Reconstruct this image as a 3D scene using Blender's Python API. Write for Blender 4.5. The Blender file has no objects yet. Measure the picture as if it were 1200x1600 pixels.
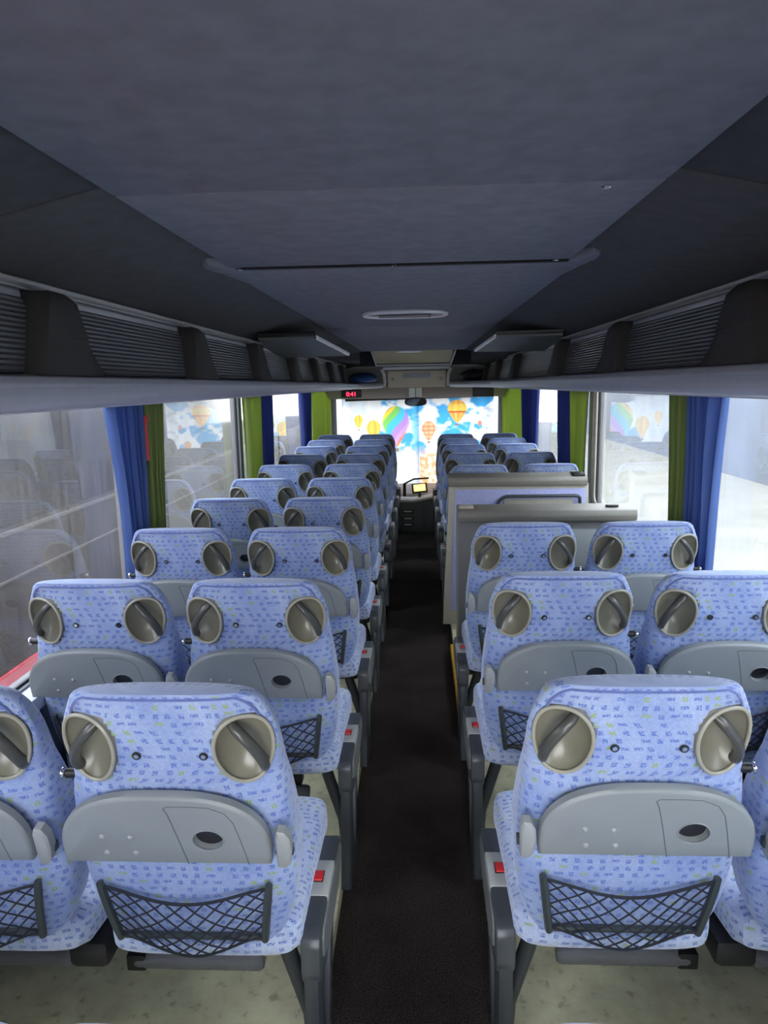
import bpy, bmesh, math, random
from mathutils import Vector, Matrix
random.seed(7)
C = bpy.context.scene.collection
pi = math.pi

# ------------------------------------------------------------------ materials
def new_mat(name):
    m = bpy.data.materials.new(name); m.use_nodes = True
    nt = m.node_tree; b = nt.nodes['Principled BSDF']
    return m, nt, b

def simple(name, col, rough=.5, metal=0., noise=0., nscale=40., bump=0., bscale=200., spec=.5, sheen=0.):
    m, nt, b = new_mat(name)
    b.inputs['Base Color'].default_value = (*col, 1)
    b.inputs['Roughness'].default_value = rough
    b.inputs['Metallic'].default_value = metal
    b.inputs['Specular IOR Level'].default_value = spec
    if sheen:
        b.inputs['Sheen Weight'].default_value = sheen
    N = nt.nodes; L = nt.links
    tc = N.new('ShaderNodeTexCoord')
    if noise:
        n = N.new('ShaderNodeTexNoise'); n.inputs['Scale'].default_value = nscale; n.inputs['Detail'].default_value = 6
        L.new(tc.outputs['Object'], n.inputs['Vector'])
        mp = N.new('ShaderNodeMapRange'); mp.inputs[1].default_value = .3; mp.inputs[2].default_value = .7
        mp.inputs[3].default_value = 1 - noise; mp.inputs[4].default_value = 1 + noise
        L.new(n.outputs['Fac'], mp.inputs[0])
        mx = N.new('ShaderNodeVectorMath'); mx.operation = 'SCALE'; mx.inputs[0].default_value = col
        L.new(mp.outputs[0], mx.inputs['Scale']); L.new(mx.outputs[0], b.inputs['Base Color'])
    if bump:
        n2 = N.new('ShaderNodeTexNoise'); n2.inputs['Scale'].default_value = bscale; n2.inputs['Detail'].default_value = 3
        L.new(tc.outputs['Object'], n2.inputs['Vector'])
        bp = N.new('ShaderNodeBump'); bp.inputs['Strength'].default_value = bump; bp.inputs['Distance'].default_value = .004
        L.new(n2.outputs['Fac'], bp.inputs['Height']); L.new(bp.outputs[0], b.inputs['Normal'])
    return m

def math_node(nt, op, a, b=None, c=None):
    n = nt.nodes.new('ShaderNodeMath'); n.operation = op
    for i, v in enumerate((a, b, c)):
        if v is None: continue
        if isinstance(v, (int, float)): n.inputs[i].default_value = v
        else: nt.links.new(v, n.inputs[i])
    return n.outputs[0]

def fabric(name, base):
    """velour with rows of little blue and green printed marks, laid out in UV metres"""
    m, nt, b = new_mat(name); N = nt.nodes; L = nt.links
    uv = N.new('ShaderNodeUVMap'); uv.uv_map = 'UVMap'
    sep = N.new('ShaderNodeSeparateXYZ'); L.new(uv.outputs[0], sep.inputs[0])
    M = lambda op, a, b_=None, c=None: math_node(nt, op, a, b_, c)
    v = M('MULTIPLY', sep.outputs[1], 1 / .0188)
    row = M('FLOOR', v)
    wn0 = N.new('ShaderNodeTexWhiteNoise'); wn0.noise_dimensions = '1D'; L.new(row, wn0.inputs['W'])
    u = M('ADD', M('MULTIPLY', sep.outputs[0], 1 / .0258), wn0.outputs[0])
    col = M('FLOOR', u)
    cb = N.new('ShaderNodeCombineXYZ'); L.new(col, cb.inputs[0]); L.new(row, cb.inputs[1])
    wn = N.new('ShaderNodeTexWhiteNoise'); wn.noise_dimensions = '2D'; L.new(cb.outputs[0], wn.inputs['Vector'])
    sc = N.new('ShaderNodeSeparateColor'); L.new(wn.outputs['Color'], sc.inputs[0])
    fu = M('FRACT', u); fv = M('FRACT', v)
    du = M('ABSOLUTE', M('SUBTRACT', fu, M('MULTIPLY_ADD', sc.outputs[1], .16, .42)))
    dv = M('ABSOLUTE', M('SUBTRACT', fv, M('MULTIPLY_ADD', sc.outputs[2], .14, .43)))
    wide = M('MULTIPLY_ADD', M('GREATER_THAN', sc.outputs[2], .6), .12, .215)
    tall = M('MULTIPLY_ADD', M('GREATER_THAN', sc.outputs[2], .6), -.1, .29)
    box = M('MULTIPLY', M('LESS_THAN', du, wide), M('LESS_THAN', dv, tall))
    ns = N.new('ShaderNodeTexNoise'); ns.inputs['Scale'].default_value = 300; ns.inputs['Detail'].default_value = 2
    L.new(uv.outputs[0], ns.inputs['Vector'])
    scr = M('GREATER_THAN', ns.outputs['Fac'], .46)
    on = M('LESS_THAN', wn.outputs['Value'], .86)
    mask = M('MULTIPLY', M('MULTIPLY', box, scr), on)
    wn2 = N.new('ShaderNodeTexWhiteNoise'); wn2.noise_dimensions = '3D'
    cb2 = N.new('ShaderNodeCombineXYZ'); L.new(col, cb2.inputs[0]); L.new(row, cb2.inputs[1]); cb2.inputs[2].default_value = 5.5
    L.new(cb2.outputs[0], wn2.inputs['Vector'])
    green = M('LESS_THAN', wn2.outputs['Value'], .13)
    mk = N.new('ShaderNodeMix'); mk.data_type = 'RGBA'; L.new(green, mk.inputs[0])
    mk.inputs[6].default_value = (.08, .14, .43, 1); mk.inputs[7].default_value = (.25, .36, .05, 1)
    # worn nap
    n3 = N.new('ShaderNodeTexNoise'); n3.inputs['Scale'].default_value = 9; n3.inputs['Detail'].default_value = 4
    L.new(uv.outputs[0], n3.inputs['Vector'])
    cr = N.new('ShaderNodeMapRange'); cr.inputs[1].default_value = .35; cr.inputs[2].default_value = .68
    L.new(n3.outputs['Fac'], cr.inputs[0])
    bs = N.new('ShaderNodeMix'); bs.data_type = 'RGBA'; L.new(cr.outputs[0], bs.inputs[0])
    bs.inputs[6].default_value = (base[0] * .82, base[1] * .86, base[2] * .95, 1)
    bs.inputs[7].default_value = (min(base[0] * 1.18, 1), min(base[1] * 1.15, 1), min(base[2] * 1.05, 1), 1)
    ml = N.new('ShaderNodeTexNoise'); ml.inputs['Scale'].default_value = 130; ml.inputs['Detail'].default_value = 1
    L.new(uv.outputs[0], ml.inputs['Vector'])
    mm = M('MULTIPLY_ADD', ml.outputs['Fac'], .36, .82)
    vs = N.new('ShaderNodeVectorMath'); vs.operation = 'SCALE'; L.new(bs.outputs[2], vs.inputs[0]); L.new(mm, vs.inputs['Scale'])
    fin = N.new('ShaderNodeMix'); fin.data_type = 'RGBA'
    L.new(M('MULTIPLY', mask, .85), fin.inputs[0]); L.new(vs.outputs[0], fin.inputs[6]); L.new(mk.outputs[2], fin.inputs[7])
    L.new(fin.outputs[2], b.inputs['Base Color'])
    b.inputs['Roughness'].default_value = .9; b.inputs['Specular IOR Level'].default_value = .15
    b.inputs['Sheen Weight'].default_value = .55; b.inputs['Sheen Roughness'].default_value = .45
    b.inputs['Sheen Tint'].default_value = (.9, .93, 1, 1)
    bp = N.new('ShaderNodeBump'); bp.inputs['Strength'].default_value = .35; bp.inputs['Distance'].default_value = .0025
    hb = M('ADD', M('MULTIPLY', box, -.5), M('MULTIPLY', ml.outputs['Fac'], .8))
    L.new(hb, bp.inputs['Height']); L.new(bp.outputs[0], b.inputs['Normal'])
    return m

def cloth(name, col, trans=.5):
    m = bpy.data.materials.new(name); m.use_nodes = True; nt = m.node_tree; N = nt.nodes; L = nt.links
    N.remove(N['Principled BSDF']); out = N['Material Output']
    d = N.new('ShaderNodeBsdfDiffuse'); t = N.new('ShaderNodeBsdfTranslucent'); mx = N.new('ShaderNodeMixShader')
    d.inputs[0].default_value = (*col, 1); t.inputs[0].default_value = (*col, 1); mx.inputs[0].default_value = trans
    tc = N.new('ShaderNodeTexCoord'); w = N.new('ShaderNodeTexWave'); w.inputs['Scale'].default_value = 150
    w.bands_direction = 'Z'; L.new(tc.outputs['Object'], w.inputs['Vector'])
    bp = N.new('ShaderNodeBump'); bp.inputs['Strength'].default_value = .15; bp.inputs['Distance'].default_value = .001
    L.new(w.outputs['Fac'], bp.inputs['Height']); L.new(bp.outputs[0], d.inputs['Normal'])
    L.new(d.outputs[0], mx.inputs[1]); L.new(t.outputs[0], mx.inputs[2]); L.new(mx.outputs[0], out.inputs[0])
    return m

def print_cloth(name, attr, trans=.6):
    m = cloth(name, (1, 1, 1), trans); nt = m.node_tree
    a = nt.nodes.new('ShaderNodeAttribute'); a.attribute_name = attr
    for n in nt.nodes:
        if n.type in ('BSDF_DIFFUSE', 'BSDF_TRANSLUCENT'): nt.links.new(a.outputs['Color'], n.inputs[0])
    return m

def glass(name, tint=(.8, .82, .82), dust=.1):
    m = bpy.data.materials.new(name); m.use_nodes = True; nt = m.node_tree; N = nt.nodes; L = nt.links
    N.remove(N['Principled BSDF']); out = N['Material Output']
    tr = N.new('ShaderNodeBsdfTransparent'); tr.inputs[0].default_value = (*tint, 1)
    gl = N.new('ShaderNodeBsdfGlossy'); gl.inputs['Roughness'].default_value = 0.0
    di = N.new('ShaderNodeBsdfTranslucent'); di.inputs[0].default_value = (.8, .78, .74, 1)
    fr = N.new('ShaderNodeFresnel'); ge = N.new('ShaderNodeNewGeometry')
    L.new(math_node(nt, 'MULTIPLY_ADD', ge.outputs['Backfacing'], 1 / 1.6 - 1.6, 1.6), fr.inputs[0])   # both faces of the sheet reflect alike
    f2 = math_node(nt, 'MINIMUM', math_node(nt, 'MULTIPLY', fr.outputs[0], 1.15), 1.0)
    tc = N.new('ShaderNodeTexCoord')
    mpn = N.new('ShaderNodeMapping'); mpn.inputs['Scale'].default_value = (1, 30, 1.2); L.new(tc.outputs['Object'], mpn.inputs[0])
    n = N.new('ShaderNodeTexNoise'); n.inputs['Scale'].default_value = 3; n.inputs['Detail'].default_value = 5
    L.new(mpn.outputs[0], n.inputs['Vector'])
    n2 = N.new('ShaderNodeTexNoise'); n2.inputs['Scale'].default_value = 2.2; n2.inputs['Detail'].default_value = 3
    L.new(tc.outputs['Object'], n2.inputs['Vector'])
    df = math_node(nt, 'MULTIPLY', math_node(nt, 'MULTIPLY', n.outputs['Fac'], n2.outputs['Fac']), dust * 4)
    m1 = N.new('ShaderNodeMixShader'); L.new(df, m1.inputs[0]); L.new(tr.outputs[0], m1.inputs[1]); L.new(di.outputs[0], m1.inputs[2])
    m2 = N.new('ShaderNodeMixShader'); L.new(f2, m2.inputs[0]); L.new(m1.outputs[0], m2.inputs[1]); L.new(gl.outputs[0], m2.inputs[2])
    L.new(m2.outputs[0], out.inputs[0])
    return m

def ribbed(name, col, axis, freq, rough=.4, metal=.0, strength=.6):
    m, nt, b = new_mat(name); N = nt.nodes; L = nt.links
    b.inputs['Base Color'].default_value = (*col, 1); b.inputs['Roughness'].default_value = rough; b.inputs['Metallic'].default_value = metal
    tc = N.new('ShaderNodeTexCoord'); s = N.new('ShaderNodeSeparateXYZ'); L.new(tc.outputs['Object'], s.inputs[0])
    h = math_node(nt, 'SINE', math_node(nt, 'MULTIPLY', s.outputs[axis], freq * 2 * pi))
    bp = N.new('ShaderNodeBump'); bp.inputs['Strength'].default_value = strength; bp.inputs['Distance'].default_value = .002
    L.new(h, bp.inputs['Height']); L.new(bp.outputs[0], b.inputs['Normal'])
    return m

def rubber(name, col):
    m, nt, b = new_mat(name); N = nt.nodes; L = nt.links
    b.inputs['Base Color'].default_value = (*col, 1); b.inputs['Roughness'].default_value = .3
    tc = N.new('ShaderNodeTexCoord'); s = N.new('ShaderNodeSeparateXYZ'); L.new(tc.outputs['Object'], s.inputs[0])
    ang = math_node(nt, 'ADD', s.outputs[1], s.outputs[2])
    a = math_node(nt, 'SINE', math_node(nt, 'MULTIPLY', math_node(nt, 'ADD', s.outputs[0], ang), 700))
    c = math_node(nt, 'SINE', math_node(nt, 'MULTIPLY', math_node(nt, 'SUBTRACT', s.outputs[0], ang), 700))
    bp = N.new('ShaderNodeBump'); bp.inputs['Strength'].default_value = .35; bp.inputs['Distance'].default_value = .002
    L.new(math_node(nt, 'MULTIPLY', a, c), bp.inputs['Height']); L.new(bp.outputs[0], b.inputs['Normal'])
    return m

def carpet_mat(name):
    m, nt, b = new_mat(name); N = nt.nodes; L = nt.links
    tc = N.new('ShaderNodeTexCoord')
    n = N.new('ShaderNodeTexNoise'); n.inputs['Scale'].default_value = 260; n.inputs['Detail'].default_value = 2; L.new(tc.outputs['Object'], n.inputs['Vector'])
    n2 = N.new('ShaderNodeTexNoise'); n2.inputs['Scale'].default_value = 5; n2.inputs['Detail'].default_value = 4; L.new(tc.outputs['Object'], n2.inputs['Vector'])
    r = N.new('ShaderNodeValToRGB'); r.color_ramp.elements[0].position = .35; r.color_ramp.elements[1].position = .75
    r.color_ramp.elements[0].color = (.016, .013, .012, 1); r.color_ramp.elements[1].color = (.155, .120, .105, 1)
    L.new(n.outputs['Fac'], r.inputs[0])
    vs = N.new('ShaderNodeVectorMath'); vs.operation = 'SCALE'; L.new(r.outputs[0], vs.inputs[0])
    L.new(math_node(nt, 'MULTIPLY_ADD', n2.outputs['Fac'], .9, .55), vs.inputs['Scale']); L.new(vs.outputs[0], b.inputs['Base Color'])
    b.inputs['Roughness'].default_value = 1; b.inputs['Specular IOR Level'].default_value = .1
    s = N.new('ShaderNodeSeparateXYZ'); L.new(tc.outputs['Object'], s.inputs[0])
    rib = math_node(nt, 'MULTIPLY', math_node(nt, 'SINE', math_node(nt, 'MULTIPLY', s.outputs[0], 900)), math_node(nt, 'SINE', math_node(nt, 'MULTIPLY', s.outputs[1], 700)))
    bp = N.new('ShaderNodeBump'); bp.inputs['Strength'].default_value = .9; bp.inputs['Distance'].default_value = .004
    L.new(math_node(nt, 'ADD', rib, n.outputs['Fac']), bp.inputs['Height']); L.new(bp.outputs[0], b.inputs['Normal'])
    return m

def vinyl_mat(name):
    m, nt, b = new_mat(name); N = nt.nodes; L = nt.links
    tc = N.new('ShaderNodeTexCoord')
    n = N.new('ShaderNodeTexNoise'); n.inputs['Scale'].default_value = 7; n.inputs['Detail'].default_value = 8; n.inputs['Roughness'].default_value = .65
    L.new(tc.outputs['Object'], n.inputs['Vector'])
    r = N.new('ShaderNodeValToRGB'); e = r.color_ramp.elements
    e[0].position = .25; e[0].color = (.50, .46, .28, 1); e[1].position = .66; e[1].color = (.82, .78, .50, 1)
    L.new(n.outputs['Fac'], r.inputs[0])
    v = N.new('ShaderNodeTexNoise'); v.inputs['Scale'].default_value = 28; v.inputs['Detail'].default_value = 3; L.new(tc.outputs['Object'], v.inputs['Vector'])
    r2 = N.new('ShaderNodeValToRGB'); r2.color_ramp.elements[0].position = .27; r2.color_ramp.elements[1].position = .40
    r2.color_ramp.elements[0].color = (.62, .60, .58, 1); r2.color_ramp.elements[1].color = (1, 1, 1, 1); L.new(v.outputs['Fac'], r2.inputs[0])
    mx = N.new('ShaderNodeMix'); mx.data_type = 'RGBA'; mx.blend_type = 'MULTIPLY'; mx.inputs[0].default_value = 1
    L.new(r.outputs[0], mx.inputs[6]); L.new(r2.outputs[0], mx.inputs[7]); L.new(mx.outputs[2], b.inputs['Base Color'])
    b.inputs['Roughness'].default_value = .55
    return m

def emit(name, col, s):
    m, nt, b = new_mat(name); b.inputs['Base Color'].default_value = (*col, 1)
    b.inputs['Emission Color'].default_value = (*col, 1); b.inputs['Emission Strength'].default_value = s
    return m

M = {
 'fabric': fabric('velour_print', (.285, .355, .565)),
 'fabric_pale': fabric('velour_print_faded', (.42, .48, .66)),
 'piping': simple('velour_piping', (.10, .14, .36), .9, noise=.15, sheen=.4),
 'grey': simple('table_plastic', (.225, .24, .24), .42, noise=.04, nscale=14, bump=.04, bscale=900),
 'grey_line': simple('table_groove', (.09, .10, .10), .6),
 'ear': simple('latch_plastic', (.30, .31, .30), .4),
 'bezel': simple('bezel_plastic', (.33, .315, .25), .38, noise=.06),
 'dish': simple('dish_plastic', (.205, .195, .145), .27, noise=.08, nscale=20),
 'grip': simple('grip_plastic', (.065, .065, .058), .30),
 'arm_dark': simple('arm_dark_plastic', (.060, .065, .070), .36),
 'arm_face': simple('arm_face_plastic', (.17, .175, .17), .4),
 'arm_light': simple('arm_light_plastic', (.42, .42, .38), .42),
 'red': simple('red_plastic', (.75, .03, .03), .35),
 'black': simple('black_plastic', (.012, .012, .014), .45),
 'net': simple('net_cord', (.012, .014, .022), .8),
 'frame': simple('pocket_plastic', (.040, .048, .048), .42),
 'rubber': rubber('footrest_rubber', (.17, .172, .185)),
 'chrome': simple('chrome', (.7, .7, .7), .18, 1.0),
 'steel': simple('dark_steel', (.05, .055, .06), .4, .3),
 'carpet': carpet_mat('aisle_carpet'),
 'vinyl': vinyl_mat('floor_vinyl'),
 'riser': simple('riser', (.03, .03, .03), .7),
 'yellow': simple('yellow_edge', (.80, .42, .03), .5, noise=.2, nscale=30),
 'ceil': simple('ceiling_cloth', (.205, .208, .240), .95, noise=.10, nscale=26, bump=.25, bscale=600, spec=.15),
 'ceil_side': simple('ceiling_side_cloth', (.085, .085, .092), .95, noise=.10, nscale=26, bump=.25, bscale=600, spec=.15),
 'gap': simple('dark_gap', (.01, .01, .012), .9),
 'lip': simple('rack_lip_plastic', (.36, .36, .41), .45, noise=.04),
 'under': simple('rack_underside', (.62, .62, .68), .5),
 'flap': ribbed('ribbed_flap', (.20, .203, .212), 2, 95, .38, .25, .9),
 'divider': simple('divider_plastic', (.070, .065, .063), .55, bump=.2, bscale=500),
 'alu': simple('aluminium', (.70, .70, .72), .4, .3),
 'wall': simple('wall_cloth', (.075, .095, .15), .8, noise=.1),
 'sill': simple('sill_plastic', (.55, .56, .60), .45),
 'pillar': simple('pillar_plastic', (.17, .17, .18), .6),
 'beige': simple('beige_plastic', (.40, .37, .30), .5, noise=.05),
 'beige_dark': simple('taupe_plastic', (.20, .185, .155), .45, noise=.05),
 'cream': simple('cream_plastic', (.66, .58, .45), .5, noise=.04),
 'dash_warm': simple('dash_warm_plastic', (.40, .29, .24), .5, noise=.1),
 'taupe': simple('header_cloth', (.22, .19, .18), .9),
 'lav': simple('lavender_panel', (.36, .38, .62), .7, noise=.08),
 'slate': simple('slate_panel', (.13, .135, .13), .55),
 'hatch': simple('hatch_plastic', (.40, .36, .20), .45),
 'white': simple('white_plastic', (.88, .88, .88), .4),
 'dash': simple('dash_plastic', (.13, .14, .145), .5),
 'dash_top': simple('dash_top_plastic', (.72, .69, .67), .5),
 'blue_cloth': cloth('blue_curtain_cloth', (.13, .205, .47), .35),
 'green_cloth': cloth('olive_curtain_cloth', (.27, .33, .11), .35),
 'green_backlit': cloth('backlit_green_curtain_cloth', (.42, .50, .16), .6),  # lighter copy of the olive cloth, daylight behind it put into the colour
 'blue_dark': cloth('dark_blue_curtain_cloth', (.075, .10, .30), .4),
 'bluebag': simple('blue_bag', (.02, .08, .25), .7),
 'darkbag': simple('dark_bag', (.02, .02, .03), .6),
 'balloon': print_cloth('balloon_print', 'print', .52),
 'glass': glass('window_glass', (.86, .88, .88), .045),
 'glassd': glass('dusty_window_glass', (.80, .80, .80), .040),
 'ground': simple('concrete', (.185, .172, .140), .9, noise=.12, nscale=.8),
 'bld': simple('building_render', (.075, .09, .12), .8, noise=.2, nscale=.6),
 'coach': simple('coach_paint', (.045, .038, .034), .35, noise=.1, nscale=1.),
 'coach_dark': simple('coach_window', (.012, .013, .015), .12),
 'coach_red': simple('coach_red', (.60, .03, .05), .4),
 'coach_line': simple('coach_trim', (.12, .11, .10), .4),
 'digits': emit('red_digits', (1., .02, .06), 3.0),
 'screen': emit('amber_screen', (1., .62, .18), 1.2),
 'mirror': simple('mirror', (.8, .8, .8), .02, 1.0),
 'roof': simple('roof_metal', (.5, .5, .5), .6),
}

# ------------------------------------------------------------------ mesh helpers
class MB:
    def __init__(s): s.bm = bmesh.new(); s.uv = None; s.mats = []
    def slot(s, m):
        if m not in s.mats: s.mats.append(m)
        return s.mats.index(m)
    def _new(s, fs, mi, smooth):
        for f in fs: f.material_index = mi; f.smooth = smooth
    def box(s, a, b, m=None, bev=0., mat=None, seg=2):
        mi = s.slot(m) if m else 0
        t = bmesh.new(); r = bmesh.ops.create_cube(t, size=1)
        a = Vector(a); b = Vector(b); c = (a + b) / 2; d = b - a
        for v in t.verts: v.co = Vector((v.co.x * d.x, v.co.y * d.y, v.co.z * d.z)) + c
        if bev: bmesh.ops.bevel(t, geom=t.edges[:], offset=min(bev, min(abs(x) for x in d) * .49), segments=seg, profile=.5, affect='EDGES')
        if mat is not None: bmesh.ops.transform(t, matrix=mat, verts=t.verts)
        s.merge(t, mi, bool(bev)); return s
    def merge(s, t, mi, smooth):
        vm = {v: s.bm.verts.new(v.co) for v in t.verts}
        for f in t.faces:
            try: g = s.bm.faces.new([vm[v] for v in f.verts]); g.material_index = mi; g.smooth = smooth
            except ValueError: pass
        t.free()
    def tube(s, pts, r, n=8, m=None, closed=False, cap=True, flat=1., up=None):
        mi = s.slot(m) if m else 0
        pts = [Vector(p) for p in pts]; k = len(pts)
        rr = r if isinstance(r, (list, tuple)) else [r] * k
        rings = []; prev = None
        for i, p in enumerate(pts):
            if closed: t = pts[(i + 1) % k] - pts[i - 1]
            else: t = pts[min(i + 1, k - 1)] - pts[max(i - 1, 0)]
            t.normalize()
            if prev is None:
                ref = Vector(up) if up else (Vector((0, 0, 1)) if abs(t.z) < .9 else Vector((1, 0, 0)))
                a = (ref - t * ref.dot(t)).normalized()
            else: a = (prev - t * prev.dot(t)).normalized()
            prev = a; b = t.cross(a)
            rings.append([s.bm.verts.new(p + (a * math.cos(2 * pi * j / n) * flat + b * math.sin(2 * pi * j / n)) * rr[i]) for j in range(n)])
        fs = []
        for i in range(k if closed else k - 1):
            A, B = rings[i], rings[(i + 1) % k]
            for j in range(n): fs.append(s.bm.faces.new((A[j], A[(j + 1) % n], B[(j + 1) % n], B[j])))
        if cap and not closed: fs += [s.bm.faces.new(rings[0][::-1]), s.bm.faces.new(rings[-1])]
        s._new(fs, mi, True); return s
    def prism(s, poly, axis, a, b, m=None, bev=0., seg=2):
        """extrude a 2-D outline along an axis"""
        mi = s.slot(m) if m else 0
        t = bmesh.new()
        def P(p, w):
            return {'x': (w, p[0], p[1]), 'y': (p[0], w, p[1]), 'z': (p[0], p[1], w)}[axis]
        A = [t.verts.new(P(p, a)) for p in poly]; B = [t.verts.new(P(p, b)) for p in poly]
        n = len(poly)
        t.faces.new(A[::-1]); t.faces.new(B)
        for i in range(n): t.faces.new((A[i], A[(i + 1) % n], B[(i + 1) % n], B[i]))
        bmesh.ops.recalc_face_normals(t, faces=t.faces[:])
        if bev: bmesh.ops.bevel(t, geom=t.edges[:], offset=bev, segments=seg, profile=.5, affect='EDGES')
        s.merge(t, mi, bool(bev)); return s
    def grid(s, P, m=None, smooth=True, wrap=False):
        """P: list of rows of points"""
        mi = s.slot(m) if m else 0
        V = [[s.bm.verts.new(p) for p in row] for row in P]
        fs = []
        for i in range(len(V) - 1):
            n = len(V[i])
            for j in range(n if wrap else n - 1):
                fs.append(s.bm.faces.new((V[i][j], V[i][(j + 1) % n], V[i + 1][(j + 1) % n], V[i + 1][j])))
        s._new(fs, mi, smooth); return V
    def mesh(s, name, mat=None):
        me = bpy.data.meshes.new(name)
        bmesh.ops.recalc_face_normals(s.bm, faces=s.bm.faces[:])
        s.bm.to_mesh(me); s.bm.free()
        for mm in (s.mats or []): me.materials.append(mm)
        if mat and not s.mats: me.materials.append(mat)
        return me
    def build(s, name, mat=None, parent=None):
        me = s.mesh(name, mat)
        o = bpy.data.objects.new(name, me); C.objects.link(o)
        if parent: o.parent = parent
        if any(p.use_smooth for p in me.polygons):
            try: me.set_sharp_from_angle(angle=math.radians(42))
            except Exception: pass
        return o

def tag(o, label=None, cat=None, group=None, kind=None):
    if label: o['label'] = label
    if cat: o['category'] = cat
    if group: o['group'] = group
    if kind: o['kind'] = kind
    return o
def empty(name, loc=(0, 0, 0)):
    o = bpy.data.objects.new(name, None); o.empty_display_size = .05; C.objects.link(o); o.location = loc; return o
def struct(o): o['kind'] = 'structure'; return o
def copy_tree(o, parent=None):
    c = o.copy(); C.objects.link(c)
    if parent: c.parent = parent
    for ch in list(o.children): copy_tree(ch, c)
    return c
def box(name, a, b, mat, parent=None, bev=0.): return MB().box(a, b, None, bev).build(name, mat, parent)
def lerp(a, b, t): return a + (b - a) * t
def interp(tab, h):
    for i in range(len(tab) - 1):
        if h <= tab[i + 1][0]:
            a, b = tab[i], tab[i + 1]; t = (h - a[0]) / (b[0] - a[0])
            return [lerp(a[k], b[k], t) for k in range(1, len(a))]
    return list(tab[-1][1:])
ORD = ['first', 'second', 'third', 'fourth', 'fifth', 'sixth', 'seventh', 'eighth', 'ninth', 'tenth', 'eleventh', 'twelfth']

# ------------------------------------------------------------------ the seat
def sm(a, b, x):
    t = max(0., min(1., (x - a) / (b - a))); return t * t * (3 - 2 * t)
REC = math.radians(11); TOP = 1.083
DN = Vector((0, math.sin(REC), -math.cos(REC))); NR = Vector((0, -math.cos(REC), -math.sin(REC)))
def SP(x, h, ln=0.): return Vector((x, 0, TOP)) + DN * h + NR * ln     # seat-back frame: across, down from top, out of the rear face
PROF = [(-.012, .132, .008), (-.009, .150, .016), (-.002, .167, .025), (.010, .180, .034), (.03, .190, .044), (.06, .198, .053), (.09, .204, .060), (.12, .208, .064),
        (.17, .213, .066), (.25, .222, .068), (.36, .229, .073), (.46, .227, .076), (.53, .218, .073), (.575, .206, .066), (.60, .193, .056), (.617, .178, .040), (.625, .15, .020)]
def ring_pt(h, th):
    w, t = interp(PROF, h); c = -(t + .002)
    n = 2.7 if h < .19 else lerp(2.7, 4.2, min(1, (h - .19) / .12))
    cs, sn = math.cos(th), math.sin(th)
    x = w * math.copysign(abs(cs) ** (2 / n), cs); l = t * math.copysign(abs(sn) ** (2 / n), sn)
    if l < 0: l *= 1.2
    # the head part cups round the sides a little
    return x, h, c + l
PODX, PODH, PODYAW, PA, PB = .152, .117, math.radians(17), .058, .075
def pod_frame(sgn):
    o = SP(sgn * PODX, PODH, -.015)
    ex = Vector((math.cos(PODYAW), 0, 0)) * sgn - NR * math.sin(PODYAW)
    en = NR * math.cos(PODYAW) + Vector((sgn, 0, 0)) * math.sin(PODYAW)
    return o, ex, -DN, en
def pod_pt(sgn, a, b, c):
    o, ex, ey, en = pod_frame(sgn); return o + ex * a + ey * b + en * c
def egg(t, k=1.):      # pod outline, fuller at its top
    y = math.sin(t); x = math.cos(t)
    if x > 0: x = .93 * x ** .8
    return PA * k * x * (1 + .12 * y), PB * k * y
def bowl(e): return -.038 * max(0., 1 - e) ** .85
def backrest_mesh():
    mb = MB(); NT = 132
    hs = [-.012, -.0105, -.009, -.005, 0, .006, .012, .02, .03, .042, .055] + [.055 + i * .0060 for i in range(1, 33)] + [.262 + i * .03 for i in range(0, 11)] + [.575, .588, .598, .606, .613, .620, .625]
    rows = []; frames = {s: pod_frame(s) for s in (-1, 1)}
    for h in hs:
        row = []
        for j in range(NT):
            x, hh, l = ring_pt(h, 2 * pi * j / NT + .001)
            p = SP(x, hh, l)
            for s, (o, ex, ey, en) in frames.items():
                q = p - o; a, b, c = q.dot(ex), q.dot(ey), q.dot(en)
                if c < -.05: continue
                e = (a / (PA * (1 + .12 * b / PB))) ** 2 + (b / PB) ** 2
                if e < 1: c = min(c, bowl(e) - .007 - .006 * e)
                elif e < 2.1:
                    k = sm(1.06, 2.1, e); c = lerp(-.004, c, k)
                p = o + ex * a + ey * b + en * c
            row.append(p)
        rows.append(row)
    V = mb.grid(rows, None, True, wrap=True)
    bm = mb.bm
    bm.faces.new(V[0]); bm.faces.new(V[-1][::-1])
    uvl = bm.loops.layers.uv.new('UVMap')
    idx = {}
    arc = [0]
    for i in range(1, len(V)): arc.append(arc[-1] + (V[i][NT // 4].co - V[i - 1][NT // 4].co).length)
    for i, r in enumerate(V):
        tot = 0; mid = V[min(max(i, 12), 45)]
        for j, v in enumerate(r):
            if j: tot += (mid[j].co - mid[j - 1].co).length
            idx[v] = (i, j, tot, arc[i])
    per = {i: sum((V[min(max(i, 12), 45)][j].co - V[min(max(i, 12), 45)][j - 1].co).length for j in range(NT)) for i in range(len(V))}
    for f in bm.faces:
        f.smooth = True
        js = [idx[l.vert][1] for l in f.loops]; wrapf = max(js) - min(js) > NT // 2 and len(js) == 4
        for l in f.loops:
            i, j, t, h = idx[l.vert]
            l[uvl].uv = (t + (per[i] if wrapf and j == 0 else 0), -h)
    return mb
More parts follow.
